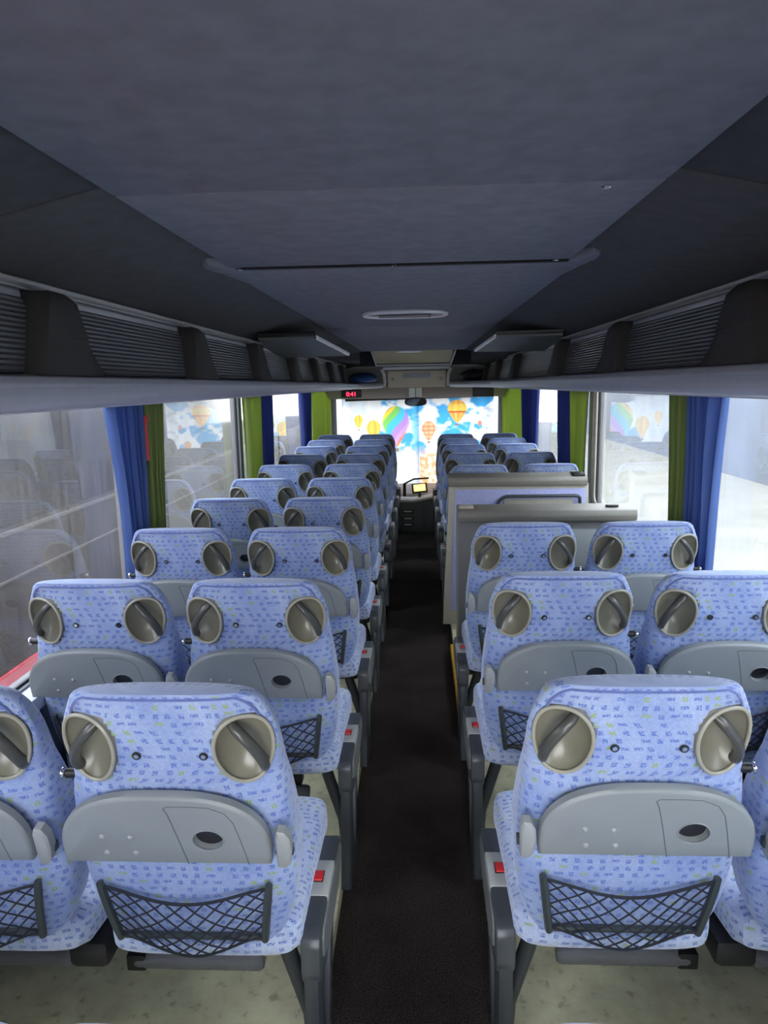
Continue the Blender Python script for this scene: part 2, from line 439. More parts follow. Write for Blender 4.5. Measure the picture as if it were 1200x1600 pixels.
def piping_mb():
    mb = MB(); pts = []
    a0 = math.radians(24); q = [(.055, pi - a0), (.035, pi - a0)]
    q += [(-.001, pi - a0 - .16)] + [(-.001, lerp(pi - a0 - .3, a0 + .3, k / 14)) for k in range(15)] + [(-.001, a0 + .16)]
    q += [(.035, a0), (.055, a0)]
    for _ in range(3):      # round the corners
        n_ = [q[0]]
        for a, b in zip(q, q[1:]): n_ += [tuple(lerp(a[i], b[i], .25) for i in range(2)), tuple(lerp(a[i], b[i], .75) for i in range(2))]
        q = n_ + [q[-1]]
    pts = [ring_pt(*z) for z in q]
    mb.tube([SP(x, h, l + .0008) for x, h, l in pts], .0027, 6); return mb
def pod_mb(s):
    mb = MB(); n = 40
    rim = [pod_pt(s, *egg(2 * pi * i / n), .003) for i in range(n)]
    mb.tube(rim, .0040, 8, M['bezel'], closed=True)
    rows = []
    for k in (1.04, 1.0): rows.append([pod_pt(s, *egg(2 * pi * i / n, k), (-.018 if k > 1 else .001)) for i in range(n)])
    mb.grid(rows, M['bezel'], True, wrap=True)
    rows = []
    for k in (1., .97, .92, .85, .75, .62, .48, .34, .2, .07):
        rows.append([pod_pt(s, *egg(2 * pi * i / n, k), bowl(k * k)) for i in range(n)])
    V = mb.grid(rows, M['dish'], True, wrap=True)
    f = mb.bm.faces.new(V[-1]); f.material_index = mb.slot(M['dish']); f.smooth = True
    return mb
def handle_mb(s):
    mb = MB(); pts = []; rr = []
    for k in range(15):
        t = k / 14
        a = lerp(-.020, .036, t) + .012 * math.sin(pi * t); b = lerp(.056, -.054, t)
        c = -.008 + .024 * math.sin(pi * t) ** .6
        pts.append(pod_pt(s, a, b, c)); rr.append(.0128 if 0 < k < 14 else .0105)
    mb.tube(pts, rr, 10, M['grip'], flat=.8)
    return mb
# table -----------------------------------------------------------------
TW, TH0, TH1 = .215, .197, .362
def tab_out(t, inset=0.):      # t 0..1 from bottom right over the arch to bottom left
    th = pi * t; n = 2.7
    cs, sn = math.cos(th), math.sin(th)
    x = (TW - inset) * math.copysign(abs(cs) ** (2 / n), cs) * (1 - .035 * (1 - sn) ** 3)
    y = (TH1 - TH0 - inset) * abs(sn) ** (2 / n)
    return x, TH1 - y - (inset * .0)
CUPX, CUPH, CUPR = .088, .300, .025
def table_mb(off):
    mb = MB(); nn = 48; bm = mb.bm
    Z0, Z1, Z2 = .010, .026, .032
    def loop(inset, z, drop=0.):
        pts = [tab_out(i / nn, inset) for i in range(nn + 1)]
        pts = [(x, h) for x, h in pts]
        return [bm.verts.new(SP(x + off, min(h, TH1 - drop), z)) for x, h in pts]
    L0 = loop(0, Z0); L1 = loop(0, Z1); L2 = loop(.004, Z2 - .0015, .003); L3 = loop(.009, Z2, .006)
    hole = [bm.verts.new(SP(CUPX + off + CUPR * 1.25 * math.cos(2 * pi * i / 28), CUPH + CUPR * math.sin(2 * pi * i / 28), Z2)) for i in range(28)]
    def edge_loop(v): return [bm.edges.get((v[i], v[(i + 1) % len(v)])) or bm.edges.new((v[i], v[(i + 1) % len(v)])) for i in range(len(v))]
    for A, B in ((L0, L1), (L1, L2), (L2, L3)):
        for i in range(len(A)):
            j = (i + 1) % len(A); bm.faces.new((A[i], A[j], B[j], B[i])).smooth = True
    bm.faces.new(L0[::-1])
    bmesh.ops.triangle_fill(bm, use_beauty=True, use_dissolve=False, edges=edge_loop(L3) + edge_loop(hole))
    mb.slot(M['grey'])
    lo = [bm.verts.new(v.co - NR * .016) for v in hole]
    for i in range(28): bm.faces.new((hole[i], hole[(i + 1) % 28], lo[(i + 1) % 28], lo[i])).smooth = True
    bm.faces.new(lo)
    return mb
def table_line_mb(off):
    mb = MB(); pts = []
    for x, h in ((.040, .420), (.026, .350), (.014, .296), (.008, .282), (.014, .277), (.06, .277), (.090, .279), (.118, .292), (.132, .315), (.142, .36), (.153, .420)):
        pts.append(SP(x * 1.07 + off, h - .059, .0318))
    # round the polyline
    q = []
    for i in range(len(pts) - 1):
        for k in range(3): q.append(pts[i].lerp(pts[i + 1], k / 3))
    q.append(pts[-1]); mb.tube(q, .0011, 5, M['grey_line']); return mb
def cup_mb(off):
    mb = MB(); n = 28
    e = lambda k, z: [SP(CUPX + off + CUPR * 1.25 * k * math.cos(2 * pi * i / n), CUPH + CUPR * k * math.sin(2 * pi * i / n), z) for i in range(n)]
    mb.tube(e(1.0, .0322), .0016, 6, M['grey'], closed=True)
    rows = [e(.98, .029), e(.9, .018)]; V = mb.grid(rows, M['grey'], True, wrap=True)
    rows = [e(.9, .018), e(.2, .0175)]; V = mb.grid(rows, M['black'], True, wrap=True)
    f = mb.bm.faces.new(V[-1]); f.material_index = mb.slot(M['black'])
    return mb
def screw_mb(off, x, h):
    mb = MB(); n = 12
    rows = []
    for k in range(4):
        a = k / 3 * pi / 2
        rows.append([SP(x + off + .0062 * math.cos(a) * math.cos(2 * pi * i / n), h + .0062 * math.cos(a) * math.sin(2 * pi * i / n), .0315 + .004 * math.sin(a)) for i in range(n)])
    mb.grid(rows, M['ear'], True, wrap=True); return mb
def ear_mb(x):
    mb = MB(); pts = []
    P = [(-.012, .425), (.004, .428), (.014, .415), (.018, .385), (.016, .355), (.006, .338), (-.008, .336), (-.013, .350)]
    P = [(a, h - .057) for a, h in P]
    A = [SP(x + a, h, .010) for a, h in P]; B = [SP(x + a, h, .030) for a, h in P]; D = [SP(x + a * .75, .325 + (h - .325) * .85, .034) for a, h in P]
    mb.grid([A, B, D], M['ear'], True, wrap=True)
    f = mb.bm.faces.new([v for v in list(mb.bm.verts)[-8:]]); f.smooth = True
    mb.bm.faces.new([v for v in list(mb.bm.verts)[:8]])
    # little pin linking it to the table
    mb.box((-.5, -.5, -.5), (.5, .5, .5), M['frame'], 0, Matrix.Translation(SP(x, .343, .008)) @ Matrix.Diagonal((.034, .014, .018, 1)))
    return mb
def pocket_frame_mb():
    mb = MB()
    for s in (-1, 1):
        p = []
        for k in range(7):
            t = k / 6; p.append(SP(s * lerp(.176, .155, t), lerp(.437, .594, t), .006 + .008 * math.sin(pi * (t * .6 + .25))))
        mb.tube(p, [.0085, .0095, .0095, .0095, .0095, .0095, .009], 8, None, flat=.9)
    mb.tube([SP(lerp(-.155, .155, k / 6), .588, .008) for k in range(7)], .0075, 8)
    return mb
def net_mb():
    mb = MB()
    def S(u, v):
        w = lerp(.170, .149, v)
        sag = math.sin(pi * min(max(u, 0), 1))
        top = .447 + .030 * sag ** 1.4; bot = .584 + .048 * sag ** 1.6
        return SP(lerp(-w, w, u), lerp(top, bot, v), .012 + .022 * sag * math.sin(pi * (.25 + .6 * v)))
    nu, nv = 8, 5
    for d in (1, -1):
        for k in range(-nv, nu + nv + 1):
            pts = []
            for i in range(nv * 4 + 1):
                v = i / (nv * 4); u = (k + d * v * nv * .8) / nu
                wob = .0
                if -1e-6 <= u <= 1 + 1e-6: pts.append(S(u, v))
            if len(pts) > 1: mb.tube(pts, .0019, 5)
    mb.tube([S(k / 24, 0) for k in range(25)], .0036, 6)
    mb.tube([S(k / 24, 1) for k in range(25)], .0030, 6)
    return mb
def cushion_mb():
    mb = MB(); n = 44; rows = []; ys = []
    Y0, Y1 = .150, .690
    prof = [(0, .35, .3), (.008, .7, .62), (.03, .93, .9), (.08, 1, 1), (.8, 1, 1.0), (.9, 1, .98), (.95, .97, .9), (.98, .9, .74), (.995, .78, .5), (1., .6, .25)]
    ts = [0, .008, .018, .03, .05, .08] + [.08 + i * .06 for i in range(1, 13)] + [.86, .9, .93, .95, .965, .98, .99, .995, 1.]
    for t in ts:
        kw, kt = interp(prof, t); w = .218 * kw; h = .060 * kt; y = lerp(Y0, Y1, t); zc = lerp(.447, .424, min(1, t / .35)) + .010 * t; h *= lerp(.78, 1, min(1, t / .35))
        row = []
        for j in range(n):
            th = 2 * pi * j / n; cs, sn = math.cos(th), math.sin(th); e = 4.5
            x = w * math.copysign(abs(cs) ** (2 / e), cs); z = h * math.copysign(abs(sn) ** (2 / e), sn)
            if z > 0: z += .010 * (abs(x) / .226) ** 2 - .004
            row.append(Vector((x, y, zc + z)))
        rows.append(row)
    V = mb.grid(rows, None, True, wrap=True); bm = mb.bm
    bm.faces.new(V[0]); bm.faces.new(V[-1][::-1])
    uvl = bm.loops.layers.uv.new('UVMap')
    bm.normal_update()
    for f in bm.faces:
        f.smooth = True
        for l in f.loops:
            p = l.vert.co
            if abs(f.normal.z) > .6: l[uvl].uv = (p.x + 3, p.y)
            elif abs(f.normal.x) > .6: l[uvl].uv = (p.y + 5, p.z)
            else: l[uvl].uv = (p.x + 7, p.z)
    return mb
def welt_mb():
    mb = MB(); pts = []
    for s, x0 in ((1, 1),):
        n = 40
        for j in range(n):
            th = 2 * pi * j / n; cs, sn = math.cos(th), math.sin(th); e = 6
            pts.append((.208 * math.copysign(abs(cs) ** (2 / e), cs), .42 + .262 * math.copysign(abs(sn) ** (2 / e), sn), .468))
    mb.tube(pts, .003, 6, None, closed=True); return mb
ARM = [(.608, .385), (.600, .405), (.575, .422), (.36, .437), (.215, .440), (.188, .432), (.176, .412), (.170, .350), (.185, .318), (.26, .296), (.50, .308), (.592, .350)]
def seat_parts(m, aisle):
    """m = +1 when the aisle lies on the seat's right"""
    key = 'coach_seat'
    root = empty('coach_seat')
    back = BACK_OBJ(root)
    off = -m * .016
    for s in (-1, 1):
        pod = MESHOBJ('grip_pod', ('pod', s), lambda: pod_mb(s), root)
        MESHOBJ('handle', ('handle', s), lambda: handle_mb(s), pod)
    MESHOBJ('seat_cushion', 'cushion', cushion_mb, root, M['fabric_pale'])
    tab = MESHOBJ('tray_table', ('table', m), lambda: table_mb(off), root, M['grey'])
    MESHOBJ('groove', ('tline', m), lambda: table_line_mb(off), tab)
    MESHOBJ('cup_recess', ('cup', m), lambda: cup_mb(off), tab)
    for i, (x, h) in enumerate(((-.122, .294), (-.066, .296), (-.118, .334), (-.060, .334))):
        MESHOBJ('screw', ('screw', m, i), lambda: screw_mb(off, x, h), tab)
    MESHOBJ('table_latch', ('ear', m), lambda: ear_mb(m * .216), root)
    pf = MESHOBJ('net_pocket', 'pocket', pocket_frame_mb, root, M['frame'])
    MESHOBJ('net', 'net', net_mb, pf, M['net'])
    for i, x in enumerate((-.055, .075)):
        def gm(x=x):
            mb = MB(); n = 14
            mb.tube([SP(x + .0065 * math.cos(2 * pi * k / n), .124 + .0065 * math.sin(2 * pi * k / n), .0015) for k in range(n)], .0024, 6, M['black'], closed=True)
            mb.tube([SP(x, .124, -.008), SP(x, .124, .0035)], .0050, 10, M['chrome']); return mb
        MESHOBJ('rivet', ('rivet', i), gm, root)
    def km():
        mb = MB(); mb.tube([SP(-m * .200, .206, -.045), SP(-m * .228, .206, -.045)], .010, 10, M['black'])
        pts = [SP(-m * (.228 + .004 * k), .206, -.045) for k in range(5)]
        mb.tube(pts, [.006, .011, .012, .010, .004], 10, M['chrome']); return mb
    MESHOBJ('tilt_knob', ('knob', m), km, root)
    # foot bar with its bracket, slung under the seat frame
    def fb():
        mb = MB(); x0, x1 = (-m * .24), (m * .09); xs = sorted((x0, x1))
        pts = [(xs[0] + q, .34, .235) for q in (0, .006, .014, .316, .324, .33)]
        mb.tube(pts, [.018, .0225, .024, .024, .0225, .018], 18); return mb
    foot = MESHOBJ('footrest', ('foot', m), fb, root, M['rubber'])
    def fbk():
        mb = MB(); xa, xb = sorted((-m * .205, -m * .255))
        mb.box((xa, .318, .213), (xb, .43, .258), M['black'], .006)
        mb.box((xa + .01, .37, .23), (xb - .01, .43, .345), M['black'], .005)
        return mb
    MESHOBJ('bracket', ('footbracket', m), fbk, foot)
    xa, xb = sorted((m * .03, m * .06))
    MESHOBJ('bracket', ('footbracket2', m), lambda: MB().box((xa, .345, .245), (xb, .41, .345), M['black'], .005), foot)
    def sf():
        mb = MB()
        mb.box((-.20, .31, .335), (.20, .62, .372), M['steel'], .008)
        if not aisle:
            xa, xb = sorted((m * .14, m * .238)); mb.box((xa, .21, .315), (xb, .50, .385), M['black'], .018)
            xa, xb = sorted((-m * .20, -m * .285)); mb.box((xa, .24, .30), (xb, .56, .35), M['steel'], .008)
        else:
            xa, xb = sorted((-m * .15, -m * .243)); mb.box((xa, .36, .30), (xb, .56, .35), M['steel'], .008)
        return mb
    MESHOBJ('seat_frame', ('frame', m, aisle), sf, root)
    if aisle:
        xa, xb = sorted((m * .214, m * .258))
        def am():
            mb = MB(); mb.prism(ARM, 'x', xa, xb, M['arm_dark'], .006); return mb
        arm = MESHOBJ('armrest', ('arm', m), am, root)
        def plate():
            mb = MB(); x0 = m * .258
            p = [(.585, .360), (.575, .405), (.36, .422), (.235, .424), (.215, .405), (.215, .36), (.30, .315), (.50, .328)]
            mb.prism(p, 'x', *sorted((x0 - m * .002, x0 + m * .004)), M['arm_face'], .002, 1)
            return mb
        MESHOBJ('side_plate', ('armplate', m), plate, arm)
        def cap():
            mb = MB()
            top = lambda y: .422 + (.575 - y) / (.575 - .36) * .015 if y > .36 else .437 + (.36 - y) / .145 * .003
            ys = (.455, .42, .38, .345, .315)
            p = [(y, top(y) + .0035) for y in ys] + [(y, top(y) - .04) for y in ys[::-1]]
            mb.prism(p, 'x', xa - .0015, xb + .0015, M['arm_light'], .003); return mb
        MESHOBJ('button_plate', ('armcap', m), cap, arm)
        def but():
            mb = MB(); xi = m * .226
            R = Matrix.Translation((xi, .385, .4385)) @ Matrix.Rotation(math.radians(-4), 4, 'X')
            mb.box((-.0155, -.024, -.006), (.0155, .024, .0008), M['black'], .001, R)
            mb.box((-.013, -.020, -.006), (.013, .020, .0045), M['red'], .003, R)
            return mb
        MESHOBJ('recline_button', ('button', m), but, arm)
        def leg():
            mb = MB(); xa, xb = sorted((m * .218, m * .252))
            mb.prism([(.178, .335), (.275, .315), (.262, .20), (.275, .10), (.34, .012), (.345, 0), (.135, 0), (.138, .012), (.165, .12), (.172, .21)], 'x', xa, xb, None, .006)
            mb.prism([(.42, .30), (.475, .30), (.355, .05), (.345, 0), (.30, 0)], 'x', xa, xb, None, .006)
            P = [(m * .165, .24, .385), (m * .178, .24, .34), (m * .222, .235, .20), (m * .230, .232, .10)]
            mb.tube(P, .020, 10); return mb
        MESHOBJ('leg', ('leg', m), leg, root, M['steel'])
    return root
CACHE = {}
def MESHOBJ(name, key, fn, parent, mat=None):
    k = (name, key)
    if k not in CACHE:
        o = fn().build(name, mat, parent); CACHE[k] = o.data; return o
    o = bpy.data.objects.new(name, CACHE[k]); C.objects.link(o); o.parent = parent; return o
def BACK_OBJ(root):
    o = MESHOBJ('backrest', 'back', backrest_mesh, root, M['fabric'])
    MESHOBJ('piping', 'pipe', piping_mb, o, M['piping'])
    return o

PITCH = .78; XL, XR, SEP = -.490, .422, .4826
GRP = 'blue patterned coach seats in rows'
protos = {}
def place(m, aisle, x, y, label, tilt=0):
    k = (m, aisle)
    if k not in protos:
        o = protos[k] = seat_parts(m, aisle)
    else: o = copy_tree(protos[k])
    o.location = (x, y - .03, 0)
    if tilt:      # backs of the rear row are let down further
        R_ = Matrix.Rotation(math.radians(tilt), 4, 'X'); pv = Vector((0, .14, .42))
        for ch in o.children:
            if ch.name.split('.')[0] in ('backrest', 'grip_pod', 'tray_table', 'table_latch', 'net_pocket', 'rivet', 'tilt_knob'):
                ch.matrix_basis = Matrix.Translation(pv) @ R_ @ Matrix.Translation(-pv)
    tag(o, label, 'seat', GRP); return o
NL = 10
for i in list(range(0, NL)) + [-1]:
    y = 1.2345 + PITCH * i
    if i == -1: la, lw = 'pale blue seat cushion front left of the aisle, at bottom edge of photo', 'pale blue seat cushion front in the bottom left corner of photo'
    else:
        w = 'nearest whole' if i == 0 else ORD[i] if i < NL - 1 else 'last and farthest'
        la = f'blue patterned seat beside the aisle, left block, {w} row counting from camera'
        lw = f'blue patterned seat beside left windows, {w} row counting from camera'
    if i == 0: y += .02
    if i == -1: y += .035
    place(1, True, XL, y, la, 20 if i < 0 else 0); place(1, False, XL - SEP, y, lw, 20 if i < 0 else 0)
for i in (0, 1, 2, -1):
    y = 1.2974 + PITCH * i
    if i == -1: la, lw = 'pale blue seat cushion front right of the aisle, at bottom edge of photo', 'pale blue seat cushion front in the bottom right corner of photo'
    else:
        w = ('nearest whole', 'second', 'third')[i]
        la = f'blue patterned seat beside the aisle, right block behind the partitions, {w} row from camera'
        lw = f'blue patterned seat beside right windows behind the partitions, {w} row from camera'
    place(-1, True, XR, y, la, 24 if i < 0 else 0); place(-1, False, XR + SEP, y, lw, 24 if i < 0 else 0)
for i, y in enumerate((4.98, 5.86, 6.70, 7.43, 8.14)):
    w = ('first', 'second', 'third', 'fourth', 'fifth and farthest')[i]
    place(-1, True, XR - .005, y, f'blue patterned aisle seat, {w} row in front of the lavender partition')
    place(-1, False, XR + SEP, y + .02, f'blue patterned right window seat, {w} row in front of the lavender partition')

# ------------------------------------------------------------------ shell
CX = -.03; WL, WR = -1.27, 1.21; YB, YF = -.75, 10.6
AL, AR = -.275, .212
struct(box('floor', (WL, YB, -.12), (AL, 9.3, 0), M['vinyl']))
struct(box('floor', (AR, YB, -.12), (WR, 9.3, 0), M['vinyl']))
struct(box('floor', (WL, YB, -.75), (WR, YF, -.6), M['riser']))
struct(box('trim_1', (AL, YB, -.6), (AR, 8.1, -.062), M['riser']))
struct(box('trim_2', (WL, 9.25, -.6), (AL, 9.32, .0), M['riser']))
struct(box('trim_3', (AR, 9.25, -.6), (WR, 9.32, .0), M['riser']))
tag(box('aisle_carpet', (AL + .002, YB + .02, -.062), (AR - .002, 8.12, -.05), M['carpet'], bev=.004), 'dark brown ribbed carpet runner along the aisle between the seats', 'carpet')
ys = MB(); ys.box((AR - .024, 3.28, -.0495), (AR - .001, 4.42, .004), None, .003); ys.box((AR - .024, 3.27, -.0495), (AR + .028, 3.30, .006), None, .003)
tag(ys.build('step_edge_strip', M['yellow']), 'yellow warning edge strip on the floor at right side of aisle carpet', 'edge strip')

panes = {'L': [(-.45, 3.05), (3.13, 5.06), (5.14, 7.98), (8.06, 10.3)], 'R': [(-.45, 3.10), (3.18, 5.02), (5.14, 7.75), (7.83, 10.3)]}
ZW0, ZW1 = .78, 1.74
ZL = .715
for side, xw, sg in (('L', WL, -1), ('R', WR, 1)):
    nm = 'left' if side == 'L' else 'right'
    x0, x1 = sorted((xw, xw + sg * .06)); ZW0 = ZL if side == 'L' else .78
    w = MB(); w.box((x0, YB, -1.15), (x1, YF, ZW0)); w.box((x0, YB, ZW1), (x1, YF, 2.02))
    ends = [YB] + [e for p in panes[side] for e in p] + [YF]
    for a, b in zip(ends[::2], ends[1::2]): w.box((x0, a, ZW0), (x1, b, ZW1))
    struct(w.build('wall_' + nm, M['pillar']))
    inner = MB(); xi = sorted((xw, xw - sg * .008)); inner.box((xi[0], YB, .0), (xi[1], 9.4, ZW0 - .06))
    struct(inner.build('trim_4' if side == 'L' else 'trim_5', M['wall']))
    sill = MB(); xs = sorted((xw + sg * .03, xw - sg * .07)); sill.box((xs[0], YB, ZW0 - .055), (xs[1], 9.4, ZW0 - .006), None, .008)
    struct(sill.build('trim_6' if side == 'L' else 'trim_7', M['sill']))
    for k, (a, b) in enumerate(panes[side]):
        g = MB(); xg = xw + sg * .03
        g.box((xg - .002, a, ZW0), (xg + .002, b, ZW1))
        # only the inner face is needed to act as one sheet of glass
        o = g.build(f'window_{k + 1 + (0 if side == "L" else 4)}', M['glassd'] if (side == 'L' and k == 0) else M['glass'])
        struct(o)
        gk = MB()
        rr = .05; pts = []
        for cy, cz, a0 in ((b - rr, ZW1 - rr, 0), (a + rr, ZW1 - rr, 90), (a + rr, ZW0 + rr, 180), (b - rr, ZW0 + rr, 270)):
            for q in range(5):
                an = math.radians(a0 + q * 22.5); pts.append((xw + sg * .022, cy + rr * math.cos(an), cz + rr * math.sin(an)))
        gk.tube(pts, .009, 6, None, closed=True); f = gk.build('window_frame', M['black'], o); 
# beige frame of the emergency window on the right
fr = MB(); a, b = panes['R'][1]
rr = .08; pts = []
for cy, cz, a0 in ((b - rr, ZW1 - rr, 0), (a + rr, ZW1 - rr, 90), (a + rr, ZW0 + rr + .03, 180), (b - rr, ZW0 + rr + .03, 270)):
    for q in range(7):
        an = math.radians(a0 + q * 15); pts.append((WR - .002, cy + rr * math.cos(an), cz + rr * math.sin(an)))
fr.tube(pts, .022, 8, None, closed=True, flat=.6); struct(fr.build('trim_8', M['beige']))
struct(box('trim_9', (WR - .02, 5.02, ZW0), (WR, 5.14, 1.62), M['beige'], bev=.004))

# rear wall with its window opening behind the camera
rw = MB(); rw.box((WL, YB - .06, -1.15), (WR, YB, .8)); rw.box((WL, YB - .06, 1.75), (WR, YB, 2.02)); rw.box((WL, YB - .06, .8), (-1.0, YB, 1.75)); rw.box((.95, YB - .06, .8), (WR, YB, 1.75))
struct(rw.build('wall_rear', M['pillar']))
# front wall: low panel under the windscreen, corner posts, header
fw = MB(); fw.box((WL, YF - .06, -1.15), (WR, YF, .12)); fw.box((WL, YF - .06, 1.50), (WR, YF, 2.02)); fw.box((WL - .06, YF - .10, .1), (WL + .07, YF, 1.6)); fw.box((WR - .07, YF - .10, .1), (WR + .06, YF, 1.6))
struct(fw.build('wall_front', M['pillar']))
ws = MB(); ws.box((WL + .06, YF - .04, .12), (WR - .06, YF - .035, 1.5)); struct(ws.build('window_9', M['glass']))
struct(box('roof', (WL - .06, YB - .06, 2.02), (WR + .06, YF, 2.07), M['roof']))

# ------------------------------------------------------------------ ceiling
cl = MB()
for sg in (-1, 1):
    for y0, y1 in ((YB, 1.205), (1.214, 5.4), (5.405, 9.6)):
        xa, xb = (-.48 if sg < 0 else .383), CX + sg * .93
        za, zb = 1.978, 1.868
        P = [(xa, za), (xb, zb), (xb, zb + .03), (xa, za + .03)]
        cl.prism(P, 'y', y0, y1, None, .002, 1)
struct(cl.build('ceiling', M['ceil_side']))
def screws(parent, pts, z):
    for (x, y) in pts:
        s = MB(); s.tube([(x, y, z + .003), (x, y, z - .002), (x, y, z - .0045)], [.0085, .0085, .004], 12); s.build('screw', M['chrome'], parent)
def panel(name, x0, x1, y0, y1, z, label, th=.02, sc=(), bev=.004):
    o = MB().box((x0, y0, z), (x1, y1, z + th), None, bev).build(name, M['ceil']); tag(o, label, 'ceiling panel'); screws(o, sc, z); return o
PX0, PX1 = -.475, .378
panel('ceiling_panel', PX0, PX1, YB, 1.170, 1.948, 'largest dark grey cloth ceiling panel, directly overhead at top of photo')
panel('ceiling_panel', PX0, PX1, 1.176, 1.872, 1.948, 'grey ceiling hatch panel whose front edge leaves a black gap', sc=[(.293, 1.20)])
struct(box('trim_10', (PX0 + .005, 1.925, 1.9525), (PX1 + .005, 1.947, 2.0), M['gap']))  # black strip added before the lip, stands in for the gap's shade
# lip panel ahead of it, with rounded wings
lp = MB(); P = []
for (x, y) in ((-.475, 1.885), (.385, 1.885)): P.append((x, y + .065))
cor = [(.425, 1.84), (.452, 1.87), (.456, 1.93), (.440, 2.02), (.42, 2.2), (.415, 3.90), (-.505, 3.90), (-.51, 2.2), (-.535, 2.02), (-.556, 1.93), (-.55, 1.87), (-.52, 1.84)]
lp.prism(P + cor, 'z', 1.953, 1.985, None, .012, 3)
o = lp.build('ceiling_panel', M['ceil']); tag(o, 'grey ceiling panel with rounded lip corners holding the oval air vent', 'ceiling panel'); screws(o, [(-.06, 1.93), (.345, 1.90), (-.46, 1.93)], 1.953)
panel('ceiling_panel', -.505, .415, 3.905, 6.62, 1.953, 'far grey ceiling panel between air vent and yellowish roof hatch')
# oval vent
v = empty('ceiling_vent', (-.055, 3.17, 1.951)); tag(v, 'oval white framed air vent in the middle of ceiling', 'vent')
def oval(a, b, n=40, e=2.6):
    return [(a * math.copysign(abs(math.cos(2 * pi * i / n)) ** (2 / e), math.cos(2 * pi * i / n)), b * math.copysign(abs(math.sin(2 * pi * i / n)) ** (2 / e), math.sin(2 * pi * i / n))) for i in range(n)]
f = MB(); f.tube([(x, y, -.004) for x, y in oval(.172, .12)], .013, 8, None, closed=True, flat=.8); f.build('frame', M['alu'], v)
f = MB(); f.prism(oval(.165, .115), 'z', -.006, .0, None); f.build('plate', M['beige_dark'], v)
f = MB(); f.box((-.115, -.02, -.0105), (.11, .085, -.0055)); f.build('slot', M['black'], v)
# roof hatch far ahead
h = empty('roof_hatch', (-.04, 6.7, 1.95)); tag(h, 'yellowish roof hatch panel set across the far ceiling', 'roof hatch')
f = MB(); f.prism([(-.02, .012), (.32, -.105), (.335, -.09), (-.02, .03)], 'x', -.375, .355, None, .006); f.build('panel', M['hatch'], h)
f = MB()
f.tube([(-.385, -.02, .005), (-.365, .32, -.11), (.345, .32, -.11), (.375, -.02, .005)], .012, 8); f.build('frame', M['lip'], h)
f = MB(); f.prism(oval(.115, .05), 'z', -.012, .0, None, .004, 1); o = f.build('dome_light', M['white']); o.location = (-.08, 6.50, 1.944); tag(o, 'small white oval lamp on ceiling just before the yellowish roof hatch', 'lamp')
struct(box('trim_11', (-.56, 7.0, 1.845), (.50, 7.02, 2.0), M['gap']))
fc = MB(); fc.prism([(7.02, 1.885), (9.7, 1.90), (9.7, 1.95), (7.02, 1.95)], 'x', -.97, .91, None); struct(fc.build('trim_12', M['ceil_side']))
# ------------------------------------------------------------------ overhead luggage racks
def rack(sg, nm, xl, y_end):
    r = empty('luggage_rack', (0, 0, 0)); tag(r, f'long grey overhead luggage rack running above the {nm} windows', 'luggage rack')
    X = lambda d: CX + sg * d
    # lip : (distance from centreline, z)
    P = [(.655, 1.650), (.652, 1.664), (.660, 1.676), (.70, 1.682), (1.20, 1.69), (1.225, 1.60), (1.0, 1.600), (.72, 1.612), (.675, 1.618), (.660, 1.630)]
    b = MB(); b.prism([(X(d), z) for d, z in P], 'y', YB, y_end, None, .003, 1); b.build('lip', M['lip'], r)
    b = MB(); b.prism([(X(d), z) for d, z in ((.73, 1.6085), (1.0, 1.598), (1.222, 1.592), (1.222, 1.60), (1.0, 1.604), (.73, 1.613))], 'y', YB, y_end, None); b.build('underside', M['under'], r)
    b = MB(); b.prism([(X(d), z) for d, z in ((.790, 1.862), (.798, 1.882), (.825, 1.892), (.86, 1.892), (.86, 1.876), (.815, 1.856))], 'y', YB, y_end, None, .003, 1); b.build('top_rail', M['alu'], r)
    b = MB(); b.box((min(X(1.20), X(1.21)), YB, 1.68), (max(X(1.20), X(1.21)), y_end, 1.96)); b.build('back_panel', M['black'], r)
    return r
rack(-1, 'left', -.68, 8.3); rack(1, 'right', .64, 6.4)
def flap(sg, y0, y1, label):
    r = empty('locker_flap', (CX + sg * .714, (y0 + y1) / 2, 1.683)); L = (y1 - y0) / 2 - .004
    tag(r, label, 'locker flap', 'ribbed flaps of the overhead luggage rack')
    A = (0, .002); B = (sg * .056, .164); D = (sg * .064, .174); F = (sg * .018, -.002)
    f = MB(); f.prism([A, B, (B[0] + sg * .014, B[1] - .006), F], 'y', -L, L, None, .002, 1); f.build('ribbed_panel', M['flap'], r)
    f = MB(); f.prism([(B[0] - sg * .004, B[1] - .022), (B[0] - sg * .003, B[1] + .002), (D[0] - sg * .002, D[1]), (D[0] + sg * .006, D[1] - .006), (B[0] + sg * .006, B[1] - .024)], 'y', -L + .005, L - .005, None, .001, 1); f.build('edge_trim', M['alu'], r)
    return r
